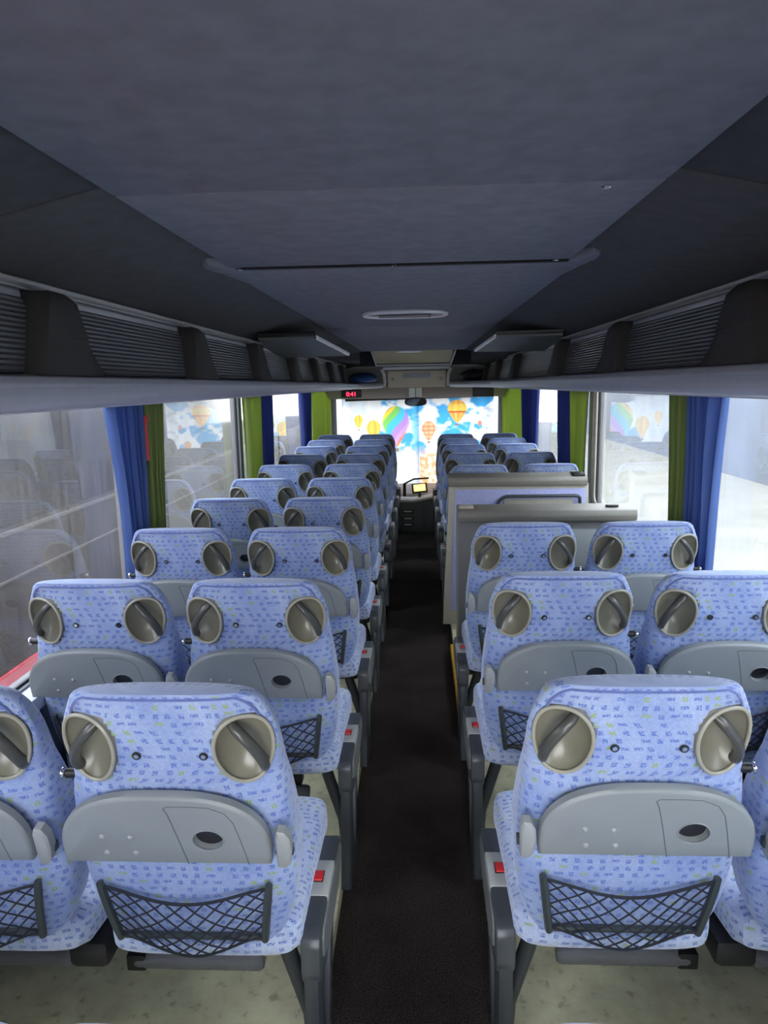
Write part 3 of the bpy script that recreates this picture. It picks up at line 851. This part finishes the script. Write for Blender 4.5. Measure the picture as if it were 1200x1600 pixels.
def divider(sg, y, label):
    r = empty('rack_divider', (CX + sg * .700, y, 1.682)); tag(r, label, 'rack divider', 'dark upright dividers along the luggage racks')
    def row(t):
        z = -.002 + t * .176
        near = lerp(.155, .0, t); far = .112 + .045 * max(0, 1 - t / .5) ** 2
        if t > .9: near -= (t - .9) * .12; far -= (t - .9) * .12
        dx = lerp(-.020, .026, t) + (max(0, t - .9) * .15)
        return [(sg * (dx + xx), (yy * (near if yy < 0 else far)), z) for yy, xx in ((-1, .11), (-1, .03), (-.985, .008), (-.90, 0), (-.4, -.003), (.4, -.003), (.88, 0), (.98, .008), (1, .03), (1, .11))]
    up = MB(); up.grid([row(t) for t in (0, .08, .16, .25, .34, .45)], None, True); up.build('lower_cover', M['divider'], r)
    up = MB(); V = up.grid([[(x - sg * .003, y_ * 1.02, z) for x, y_, z in row(t)] for t in (.45, .6, .75, .88, .94, .98, 1)], None, True)
    up.bm.faces.new(V[-1]); up.build('upper_cover', M['divider'], r)
    return r
dl = [-.36, .56, 1.50, 2.46, 3.42, 4.38, 5.34, 6.30, 7.26]
dr = [-.46, .56, 1.60, 2.62, 3.66, 5.30, 6.5, 7.6]
nl = 0
for i, y in enumerate(dl[1:]):
    pass
for sg, nm, ds in ((-1, 'left', dl), (1, 'right', dr)):
    vis = [y for y in ds if y > 1.2]
    for i, y in enumerate(vis):
        divider(sg, y, f'dark upright divider on the {nm} luggage rack, {ORD[i]} from camera')
    seq = [y for y in ds if y > .3]
    for i, (a, b) in enumerate(zip(seq, seq[1:])):
        flap(sg, a + .03, b - .03, f'ribbed grey locker flap on the {nm} luggage rack, {ORD[i]} from camera')
# folded-up ceiling monitors
def monitor(sg, P, label):
    r = empty('ceiling_monitor', (0, 0, 0)); tag(r, label, 'monitor')
    a, b, c, d = [Vector(p) for p in P]     # near outer, near inner, far inner, far outer
    up = Vector((0, 0, .018))
    f = MB(); f.grid([[a, b], [d, c]]); 
    q = f.bm; 
    vs = [q.verts.new(p + up) for p in (a, b, c, d)]; lo = [q.verts.new(p) for p in (a, b, c, d)]
    q.faces.new(vs)
    for i in range(4): q.faces.new((lo[i], lo[(i + 1) % 4], vs[(i + 1) % 4], vs[i]))
    f.build('screen_panel', M['slate'], r)
    e = MB()
    for t0, t1 in ((.02, .45), (.48, .74), (.77, .99)):
        p0 = b.lerp(c, t0); p1 = b.lerp(c, t1); n = Vector((-sg * .012, 0, 0))
        e.tube([p0 + up * .5, p1 + up * .5], .011, 6, None, flat=1.)
    e.build('edge_clip', M['white'], r)
    e = MB(); e.tube([a + up + Vector((0, -.012, .004)), b + up + Vector((0, -.012, .004))], .011, 6); e.build('hinge', M['black'], r)
monitor(-1, [(-.77, 3.53, 1.875), (-.487, 3.49, 1.872), (-.405, 4.25, 1.822), (-.83, 4.25, 1.816)], 'folded flat screen under the ceiling above the left luggage rack')
monitor(1, [(.72, 3.72, 1.880), (.395, 3.76, 1.878), (.335, 4.35, 1.834), (.80, 4.35, 1.830)], 'folded flat screen under the ceiling above the right luggage rack')
# front ends of the racks, console, beam, header
def rack_end(sg, y0, y1, nm):
    pts_o = []; b = MB(); rows = []
    for k in range(9):
        t = k / 8; y = lerp(y0, y1, t); d = lerp(.655, .405, t * t * (3 - 2 * t))
        rows.append([(CX + sg * x, y, z) for x, z in ((1.2, 1.69), (d + .04, 1.682), (d + .01, 1.676), (d, 1.66), (d + .004, 1.635), (d + .02, 1.618), (d + .08, 1.612), (1.2, 1.60))])
    b.grid(rows); o = b.build('front_shelf', M['lip']); tag(o, f'pale curved front end of the {nm} luggage rack near the windscreen', 'shelf')
    b = MB(); x0, x1 = sorted((CX + sg * .42, CX + sg * .41 + sg * .02))
    b.tube([(CX + sg * .40, y1 + .01, 1.63), (CX + sg * .392, y1 + .01, 1.70), (CX + sg * .40, y1 + .01, 1.78), (CX + sg * .43, y1 + .01, 1.845)], .022, 8, None); b.build('end_trim', M['white'], o)
    b = MB(); b.prism([(CX + sg * .40, 1.64), (CX + sg * .44, 1.85), (CX + sg * .95, 1.87), (CX + sg * .95, 1.64)], 'y', y1 + .02, y1 + .05); b.build('end_panel', M['slate'], o)
rack_end(-1, 8.3, 9.1, 'left'); rack_end(1, 6.4, 9.1, 'right')
bag = MB(); n = 20
def blob(mb, c, r, seed, m=None, nu=18, nv=10):
    rnd = random.Random(seed); ph = [rnd.random() * 6 for _ in range(6)]
    rows = []
    for i in range(nv + 1):
        a = -pi / 2 + pi * i / nv; row = []
        for j in range(nu):
            b = 2 * pi * j / nu; k = 1 + .10 * math.sin(3 * b + ph[0]) + .07 * math.sin(5 * b + 4 * a + ph[1])
            row.append((c[0] + r[0] * math.cos(a) * math.cos(b) * k, c[1] + r[1] * math.cos(a) * math.sin(b) * k, c[2] + r[2] * max(math.sin(a), -.8) * (1 + .1 * math.sin(2 * b + ph[2]))))
        rows.append(row)
    mb.grid(rows, m, True, wrap=True); return mb
tag(blob(MB(), (-.66, 8.55, 1.735), (.16, .22, .06), 3).build('cloth_bag', M['bluebag']), 'dark blue bag lying on the front end of left luggage rack', 'bag')
tag(blob(MB(), (.62, 8.35, 1.745), (.14, .25, .07), 5).build('cloth_bag', M['darkbag']), 'black bag lying on the front end of right luggage rack', 'bag')
cn = empty('overhead_console', (-.023, 9.05, 1.62)); tag(cn, 'beige overhead console with hinged lid above the windscreen', 'console')
MB().box((-.36, 0, 0), (.36, .3, .20), None, .012).build('body', M['cream'], cn)
MB().box((-.21, -.006, .01), (.21, .004, .185), None, .003).build('door', M['cream'], cn)
f = MB(); f.box((-.17, -.012, .115), (.17, -.002, .175), None, .003); f.build('lid', M['lip'], cn)
for s in (-1, 1): f = MB(); f.tube([(s * .30, -.012, .10), (s * .30, .004, .10)], .02, 12); f.build('knob', M['grip'], cn)
struct(MB().box((-.43, 8.85, 1.835), (.385, 9.06, 1.868), None, .012).build('trim_13', M['white']))
hd = MB(); hd.prism([(9.25, 1.62), (9.9, 1.47), (10.0, 1.47), (10.0, 1.75), (9.25, 1.75)], 'x', WL, WR, None, .005, 1); tag(hd.build('header_panel', M['taupe']), 'taupe header panel above the windscreen behind the mirror', 'panel')
sv = MB(); sv.tube([(-1.02, 10.05, 1.455), (.98, 10.05, 1.490)], .020, 10); tag(sv.build('blind_roller', M['black']), 'black roller bar of windscreen blind above the balloon curtains', 'roller')
ck = empty('clock_display', (-.83, 9.05, 1.545)); tag(ck, 'black clock display with glowing red digits under the left rack end', 'clock')
MB().box((-.14, 0, -.045), (.12, .05, .06), None, .012).build('case', M['black'], ck)
tx = bpy.data.curves.new('digits', 'FONT'); tx.body = '0:41'; tx.size = .075; tx.extrude = .001; tx.align_x = 'CENTER'; tx.align_y = 'CENTER'
t_ = bpy.data.objects.new('tmp', tx); C.objects.link(t_); bpy.context.view_layer.update()
me = bpy.data.meshes.new_from_object(t_.evaluated_get(bpy.context.evaluated_depsgraph_get())); bpy.data.objects.remove(t_)
dg = bpy.data.objects.new('digits', me); me.materials.clear(); me.materials.append(M['digits']); C.objects.link(dg); dg.parent = ck; dg.location = (-.01, -.003, 0); dg.rotation_euler = (pi / 2, 0, 0)
bx = MB(); bx.box((.66, 8.98, 1.49), (.92, 9.09, 1.613), None, .012); tag(bx.build('control_box', M['black']), 'black box under the front end of right luggage rack', 'box')
mr = empty('interior_mirror', (-.04, 9.22, 1.437)); tag(mr, 'small oval rear view mirror on white bracket before the balloon curtains', 'mirror')
f = MB(); f.box((-.085, -.02, .03), (-.004, .02, .175), None, .006); f.box((.003, -.02, .03), (.078, .02, .175), None, .006); f.build('bracket', M['white'], mr)
f = MB(); f.prism([(x, z) for x, z in oval(.14, .055)], 'y', -.03, .015, None, .006); f.build('shell', M['black'], mr)
f = MB(); f.prism([(x, z) for x, z in oval(.128, .046)], 'y', -.038, -.031); o = f.build('mirror_glass', M['mirror'], mr); o.rotation_euler = (math.radians(9), 0, math.radians(14))

# ------------------------------------------------------------------ curtains at the side windows
def curtain(x, sg, y0, y1, mat, label, folds, seed, pinch=.6, zt=1.60, zb=.80, cw=.5):
    rnd = random.Random(seed); mb = MB(); n = folds * 8; rows = []
    ph = [rnd.uniform(-.35, .35) for _ in range(folds + 1)]
    am = [rnd.uniform(.6, 1.2) for _ in range(folds + 1)]
    for i in range(25):
        t = i / 24; z = lerp(zt, zb, t)
        k = 1 - (1 - pinch) * math.sin(min(1, t / .8) * pi / 2) ** 1.5
        c = lerp(y0, y1, cw); row = []
        for j in range(n + 1):
            u = j / n; f = u * folds; fi = min(int(f), folds - 1)
            y = c + (lerp(y0, y1, u) - c) * k
            a = .029 * am[fi] * (1 - .25 * t)
            xx = x + a * math.sin(2 * pi * f + ph[fi] * t * 3)
            row.append((xx, y + .006 * math.sin(6 * t + fi), z))
        rows.append(row)
    mb.grid(rows); o = mb.build('window_curtain', mat)
    so = o.modifiers.new('thickness', 'SOLIDIFY'); so.thickness = .002
    tag(o, label, 'curtain', 'pleated side window curtains'); return o
xL, xR = WL + .044, WR - .044
curtain(xL, -1, 2.79, 3.14, M['blue_cloth'], 'pleated blue curtain on left wall, nearest the camera', 6, 1, .62, cw=.75)
curtain(xL + .012, -1, 3.12, 3.36, M['green_cloth'], 'pleated olive green curtain on left wall, just beyond nearest blue one', 5, 2, .6, cw=.2)
curtain(xL, -1, 5.06, 5.52, M['green_backlit'], 'backlit green curtain on left wall beside the middle window pillar', 6, 3, .85)
curtain(xL, -1, 5.50, 6.02, M['blue_dark'], 'dark blue curtain on left wall, touching backlit green one at middle pillar', 6, 4, .85)
curtain(xL, -1, 7.50, 8.15, M['blue_dark'], 'blue curtain on left wall at the far window pillar', 7, 5, .8)
curtain(xL, -1, 8.20, 10.05, M['green_backlit'], 'backlit green curtain drawn across the farthest left window', 14, 6, .95)
curtain(xR, 1, 3.16, 3.42, M['green_cloth'], 'olive green curtain on right wall, behind the nearest blue one', 5, 7, .6, cw=.3)
curtain(xR, 1, 2.86, 3.18, M['blue_cloth'], 'pleated blue curtain on right wall, nearest the camera', 5, 8, .75, cw=.5)
curtain(xR - .012, 1, 5.08, 5.52, M['green_backlit'], 'backlit green curtain on right wall beside the beige window frame', 6, 9, .7, cw=.4)
curtain(xR, 1, 5.52, 6.05, M['blue_dark'], 'dark blue curtain on right wall, touching backlit green one by beige frame', 6, 10, .85)
curtain(xR, 1, 7.25, 8.15, M['blue_dark'], 'blue curtain on right wall at the far window pillar', 8, 11, .85)
curtain(xR, 1, 8.2, 10.05, M['green_backlit'], 'backlit green curtain drawn across the farthest right window', 14, 12, .95)
hm = empty('emergency_hammer', (WL + .010, 3.13, 1.34)); tag(hm, 'red emergency hammer on left wall between blue and green curtains', 'hammer')
f = MB(); f.box((0, -.03, 0), (.04, .03, .19), None, .01); f.build('holder', M['red'], hm)
f = MB(); f.tube([(.052, .0, .0), (.052, .0, .17)], .014, 8); f.box((.034, -.03, .165), (.070, .035, .2), None, .008); f.build('hammer', M['red'], hm)
# far left wall emergency / gasket post etc. stay with the pillars

# ------------------------------------------------------------------ printed balloon curtains at the windscreen
def mixc(a, b, t): return tuple(lerp(a[i], b[i], t) for i in range(3))
def sm(a, b, x):
    t = max(0., min(1., (x - a) / (b - a))); return t * t * (3 - 2 * t)
rn = random.Random(4)
LAT = [[rn.random() for _ in range(64)] for _ in range(64)]
def vn(x, y):
    xi, yi = math.floor(x), math.floor(y); fx, fy = x - xi, y - yi
    fx = fx * fx * (3 - 2 * fx); fy = fy * fy * (3 - 2 * fy)
    g = lambda a, b: LAT[a % 64][b % 64]
    return lerp(lerp(g(xi, yi), g(xi + 1, yi), fx), lerp(g(xi, yi + 1), g(xi + 1, yi + 1), fx), fy)
def fbm(x, y): return (vn(x, y) + .5 * vn(2 * x + 7, 2 * y + 3) + .25 * vn(4 * x + 1, 4 * y + 9)) / 1.75
WHT = (.92, .93, .95); SKY = (.08, .42, .82)
def balloon_at(u, v, cu, cv, rx, ry):
    dy = (v - cv) / ry; dx = (u - cu) / rx
    if dy > 0: wid = math.sqrt(max(0, 1 - min(1, dy * .72) ** 2)) * (1 - .42 * dy)
    else: wid = math.sqrt(max(0, 1 - dy * dy))
    if -1 < dy < 1.35 and abs(dx) < wid: return dx / max(wid, 1e-3), dy
    if 1.42 < dy < 1.62 and abs(dx) < .2: return 'b', dy
    return None
def paint(u, v):
    c = fbm(u * .055, v * .075)
    col = mixc(SKY, WHT, sm(.40, .56, c))
    if v < 700: col = mixc(col, (.16, .62, .90), .8 * math.exp(-((u - 647 - (v - 640) * .05) / 5.5) ** 2))
    if u < 600: col = mixc(col, WHT, sm(600, 575, u) * .85)  # overexposed daylight painted in: print washes out to white at the left
    if v > 690:
        g = fbm(u * .2, v * .2)
        warm = mixc((.95, .42, .20), (.95, .74, .55), sm(.35, .65, g))
        col = mixc(col, warm, sm(690, 715, v + 10 * (c - .5)) * (1 if u > 655 else .25))
        if u <= 655: col = mixc(col, (.93, .90, .87), sm(690, 715, v) * .7)
    if 752 < u and v > 640 - (u - 752) * .9:
        g = fbm(u * .12 + 9, v * .16); col = mixc((.55, .62, .70), WHT, sm(.35, .55, g))
    rain = [(.85, .25, .15), (.95, .70, .08), (.25, .62, .15), (.10, .55, .75), (.48, .28, .72), (.62, .35, .65)]
    for cu, cv, rx, ry, kind in ((618, 660, 21, 27, 'r'), (583, 668, 11, 14, 'y'), (560, 655, 7, 9, 'y'), (713, 640, 15, 15, 'o'), (669, 670, 11, 13, 'c'), (748, 661, 3.4, 3.6, 'd'), (738, 690, 6, 7, 'c')):
        h = balloon_at(u, v, cu, cv, rx, ry)
        if not h: continue
        if h[0] == 'b': col = (.35, .20, .12); continue
        a, d = h; k = math.asin(max(-1, min(1, a))) / pi + .5
        if kind == 'r':
            i = int((k * 4 + (d + 1) * 1.7)) % 6; col = rain[i]
        elif kind == 'y': col = ((.95, .72, .10), (.93, .50, .12))[int(k * 6) % 2]
        elif kind == 'o':
            col = (.92, .60, .10) if d < .15 and d > -.55 else (.90, .38, .08)
            if int(k * 8) % 2: col = mixc(col, (.95, .75, .25), .45)
            if .15 < d < .32: col = (.72, .16, .06)
        elif kind == 'c':
            col = ((.85, .35, .18), (.90, .55, .30))[int((d + 1) * 4) % 2]
            if int(k * 7) % 2: col = mixc(col, (.70, .18, .12), .35)
        else: col = (.75, .25, .15)
    return col
def balloon_curtain(x0, x1, label, seed, ybase):
    nx, nz = 190, 170; zt, zb = 1.49, .10; rnd = random.Random(seed)
    mb = MB(); rows = []
    for i in range(nz + 1):
        z = lerp(zt, zb, i / nz); row = []
        for j in range(nx + 1):
            x = lerp(x0, x1, j / nx)
            e = min(abs(x - CX), 1) ; a = .010 + .022 * math.exp(-(x + .02) ** 2 / .02)
            row.append((x, ybase + a * math.sin(x * 34 + seed + .6 * math.sin(3 * z)), z))
        rows.append(row)
    mb.grid(rows); o = mb.build('windscreen_curtain', M['balloon'])
    at = o.data.color_attributes.new('print', 'FLOAT_COLOR', 'POINT')
    buf = []
    for v_ in o.data.vertices:
        buf += [*paint(654 + 109 * v_.co.x, 601 + 109 * (1.65 - v_.co.z)), 1.]
    at.data.foreach_set('color', buf)
    tag(o, label, 'curtain'); return o
balloon_curtain(-1.10, .0, 'printed windscreen curtain with big rainbow hot air balloon, left half', 1, 10.30)
balloon_curtain(-.03, 1.06, 'printed windscreen curtain with orange hot air balloons, right half', 2, 10.33)

# ------------------------------------------------------------------ partitions on the right
p = empty('partition', (0, 3.95, 0)); tag(p, 'slate grey partition with taupe top rail ahead of third right row', 'partition')
MB().box((.212, -.02, 0), (1.17, .02, .93), None, .006).build('panel', M['slate'], p)
f = MB(); f.tube([(.222, 0, .0), (.222, 0, .5), (.222, 0, .93)], .020, 10, None); f.build('post', M['beige_dark'], p)
f = MB(); f.prism([(-.05, .90), (-.058, .93), (-.05, .962), (.10, .975), (.12, .965), (.12, .925), (.05, .90)], 'x', .208, 1.18, None, .006, 2); f.build('top_rail', M['beige_dark'], p)
f = MB(); f.prism(oval(.035, .02), 'z', .968, .979, None); o = f.build('recess', M['black'], p); o.location = (1.06, .02, 0)
f = MB(); f.box((-.055 + .27, -.0, .955), (.03 + .27, .05, .985), None, .012); f.build('hinge_block', M['beige'], p)
f = MB()
f.prism([(.5, .63), (.5, .75), (.52, .80), (.58, .84), (.70, .855), (1.02, .855), (1.12, .82), (1.13, .63)], 'y', -.042, -.02, None, .005); o = f.build('fold_table', M['grey'], p)
for (x, z) in ((.70, .74), (.70, .69), (.66, .74), (.66, .69)):
    s = MB(); s.tube([(x, -.040, z), (x, -.046, z)], .007, 10); s.build('screw', M['ear'], o)
p = empty('partition', (0, 4.72, 0)); tag(p, 'lavender partition with taupe rail and curved grab bar before front right seats', 'partition')
f = MB(); f.prism([(.150, .04), (.195, 1.0), (1.10, 1.0), (1.12, .04)], 'y', -.018, .018, None, .004); f.build('frame', M['beige'], p)
f = MB(); f.prism([(.200, .14), (.235, .965), (1.08, .965), (1.09, .14)], 'y', -.024, -.016, None, .002); f.build('inner_panel', M['lav'], p)
f = MB(); f.prism([(-.035, .985), (-.04, 1.02), (-.03, 1.045), (.10, 1.06), (.11, 1.05), (.11, 1.0), (.03, .985)], 'x', .186, 1.09, None, .006, 2); f.build('top_rail', M['beige_dark'], p)
f = MB(); f.box((1.0, -.028, 1.046), (1.075, .09, 1.064), None, .004); f.build('rail_end', M['black'], p)
f = MB(); pts = [(.50, -.03, .80)]
for q in range(7): an = math.radians(180 - 15 * q); pts.append((.58 + .07 * math.cos(an), -.05, .862 + .06 * math.sin(an)))
pts += [(.80, -.05, .922), (1.0, -.05, .922)]
for q in range(5): an = math.radians(90 - 22.5 * q); pts.append((1.02 + .02 * math.cos(an), -.05, .90 + .02 * math.sin(an)))
pts += [(1.04, -.05, .80), (1.04, -.03, .78)]
f.tube(pts, .011, 8); f.build('grab_bar', M['steel'], p)
f = MB(); f.box((.55, -.034, .70), (1.0, -.024, .90), None, .003); f.build('pocket_panel', M['beige'], p)

# ------------------------------------------------------------------ driver's area seen down the aisle
d = empty('driver_console', (0.01, 9.02, -.6)); tag(d, 'dark cabinet with pale top at far end of aisle', 'cabinet')
MB().box((-.27, 0, 0), (.30, .25, .80), None, .01).build('body', M['dash'], d)
f = MB(); f.prism([(-.30, .79), (-.10, .782), (.0, .795), (.12, .82), (.32, .865), (.32, .895), (.12, .85), (.0, .825), (-.10, .81), (-.30, .82)], 'y', -.03, .26, None, .006, 2); f.build('top', M['dash_top'], d)
for z in (.66, .57, .49):
    f = MB(); f.box((-.235, -.012, z - .02), (-.09, .004, z + .022), None, .006); o = f.build('drawer', M['black'], d)
    f = MB(); f.box((-.215, -.016, z - .006), (-.11, -.010, z + .012), None, .002); f.build('handle', M['white'], o)
f = MB(); f.box((.02, -.012, .1), (.28, .0, .77), None, .004); f.build('door', M['dash'], d)
s = empty('display_screen', (.0, 9.18, .335)); tag(s, 'small amber lit display on the console at end of aisle', 'screen')
R = Matrix.Rotation(math.radians(-28), 4, 'X') @ Matrix.Rotation(math.radians(-6), 4, 'Y')
MB().box((-.10, -.01, -.06), (.10, .03, .07), None, .01, R).build('housing', M['slate'], s)
MB().box((-.075, -.014, -.04), (.075, -.009, .05), None, 0, R).build('panel', M['screen'], s)
MB().tube([(0, .02, -.04), (0, .0, -.13)], .02, 8).build('stand', M['slate'], s)
db = MB(); db.prism([(9.34, .14), (9.5, .22), (10.1, .28), (10.22, .20), (10.22, -.5), (9.34, -.5)], 'x', WL + .1, WR - .1, None, .02); tag(db.build('dashboard', M['dash_warm']), 'taupe dashboard below the balloon curtains', 'dashboard')
wp = MB(); wp.tube([(-.20, 9.45, .36), (-.08, 9.6, .40), (.12, 9.7, .40)], .012, 8); wp.tube([(-.20, 9.45, .19), (-.20, 9.45, .36)], .02, 8); tag(wp.build('grab_handle', M['black']), 'thin black bar rising above the dashboard at aisle end', 'handle')

# ------------------------------------------------------------------ outside
GZ = -1.55
g = MB(); g.box((-40, -40, GZ - .1), (40, 60, GZ)); struct(g.build('ground', M['ground']))
b = empty('parked_coach', (-2.75, 3, GZ)); tag(b, 'dark neighbouring coach with red skirt parked outside left windows', 'coach')
MB().box((-2.5, -9, .35), (0, 26, 3.5), None, .12, seg=3).build('body', M['coach'], b)
MB().box((-.05, -8.8, 2.32), (.012, 25.8, 3.2), None, .01).build('window_band', M['coach_dark'], b)
MB().box((-.05, -8.9, .5), (.014, 25.9, 1.36), None, .008).build('skirt', M['coach_red'], b)
f = MB()
f.box((-.01, -8.9, 2.26), (.018, 25.9, 2.285), None); f.box((-.01, -8.9, 1.95), (.016, 25.9, 1.965)); f.build('trim_strip', M['coach_line'], b)
for y in (-7, -5, -2.5, -.2, 2.4, 4.6, 7.5, 11, 15):
    f = MB(); f.box((-.01, y, 1.22), (.0135, y + .012, 3.3)); f.build('seam', M['coach_dark'], b)
for y in (-6, 14):
    f = MB(); f.tube([(-.3, y, .1), (.0, y, .1)], .48, 28); o = f.build('wheel', M['black'], b)
b = empty('building', (10.5, 8, GZ)); tag(b, 'long blue grey building across the yard outside right windows', 'building')
MB().box((0, -40, 0), (6, 40, 7), None).build('wall', M['bld'], b)
for y in range(-36, 37, 6):
    f = MB(); f.box((-.05, y, 3.2), (.02, y + 3, 5)); f.build('window_pane', M['coach_dark'], b)

# ------------------------------------------------------------------ light
w = bpy.data.worlds.new('sky'); bpy.context.scene.world = w; w.use_nodes = True; nt = w.node_tree
bg = nt.nodes['Background']; tc = nt.nodes.new('ShaderNodeTexCoord'); s_ = nt.nodes.new('ShaderNodeSeparateXYZ'); nt.links.new(tc.outputs['Generated'], s_.inputs[0])
rp = nt.nodes.new('ShaderNodeValToRGB'); rp.color_ramp.elements[0].position = 0; rp.color_ramp.elements[0].color = (1, .985, .96, 1)
rp.color_ramp.elements[1].position = .6; rp.color_ramp.elements[1].color = (.78, .86, 1, 1)
nt.links.new(s_.outputs[2], rp.inputs[0]); nt.links.new(rp.outputs[0], bg.inputs[0]); bg.inputs[1].default_value = 6.0
# unseen sky portals added at the window openings, only to guide sampling
def area(name, loc, rot, sx, sy, e, col=(1, .97, .93)):
    l = bpy.data.lights.new(name, 'AREA'); l.shape = 'RECTANGLE'; l.size = sx; l.size_y = sy; l.energy = e; l.color = col
    o = bpy.data.objects.new(name, l); C.objects.link(o); o.location = loc; o.rotation_euler = rot; return o
for side, xw, sg in (('L', WL, -1), ('R', WR, 1)):
    for (a, b_) in panes[side]:
        o = area('window_portal', (xw + sg * .08, (a + b_) / 2, (ZW0 + ZW1) / 2), (0, sg * pi / 2, 0), ZW1 - ZW0, b_ - a, 1)
        o.data.cycles.is_portal = True
o = area('window_portal', (CX, YB - .08, 1.27), (pi / 2, 0, 0), 1.95, .95, 1); o.data.cycles.is_portal = True
o = area('window_portal', (CX, YF + .02, .8), (-pi / 2, 0, 0), 2.3, 1.35, 1); o.data.cycles.is_portal = True

# ------------------------------------------------------------------ camera
f_, pt, yw, rl = 1123.4155, .1745, .0506, -.018
def ray(u, v):
    a, b = u - 600, v - 800; c, s = math.cos(rl), math.sin(rl)
    u2, v2 = c * a + s * b, -s * a + c * b
    X, U, D = u2 / f_, -v2 / f_, 1.
    c, s = math.cos(pt), math.sin(pt); Y, z = c * D + s * U, -s * D + c * U
    c, s = math.cos(yw), math.sin(yw); return Vector((c * X - s * Y, s * X + c * Y, z))
fwd = ray(600, 800).normalized(); right = (ray(700, 800) - ray(600, 800)).normalized(); up = right.cross(fwd)
cam = bpy.data.cameras.new('camera'); cam.sensor_width = 36; cam.lens = f_ / 1600 * 36; cam.clip_start = .02
co = bpy.data.objects.new('camera', cam); C.objects.link(co)
co.matrix_world = Matrix(((right.x, up.x, -fwd.x, 0), (right.y, up.y, -fwd.y, 0), (right.z, up.z, -fwd.z, 1.65), (0, 0, 0, 1)))
sc = bpy.context.scene; sc.camera = co
sc.view_settings.view_transform = 'Standard'; sc.view_settings.look = 'None'; sc.view_settings.gamma = 1; sc.view_settings.use_curve_mapping = False
sc.view_settings.exposure = 1.1
sc.cycles.max_bounces = 10; sc.cycles.diffuse_bounces = 6; sc.cycles.transparent_max_bounces = 12; sc.cycles.use_denoising = True
sc.cycles.sample_clamp_indirect = 8
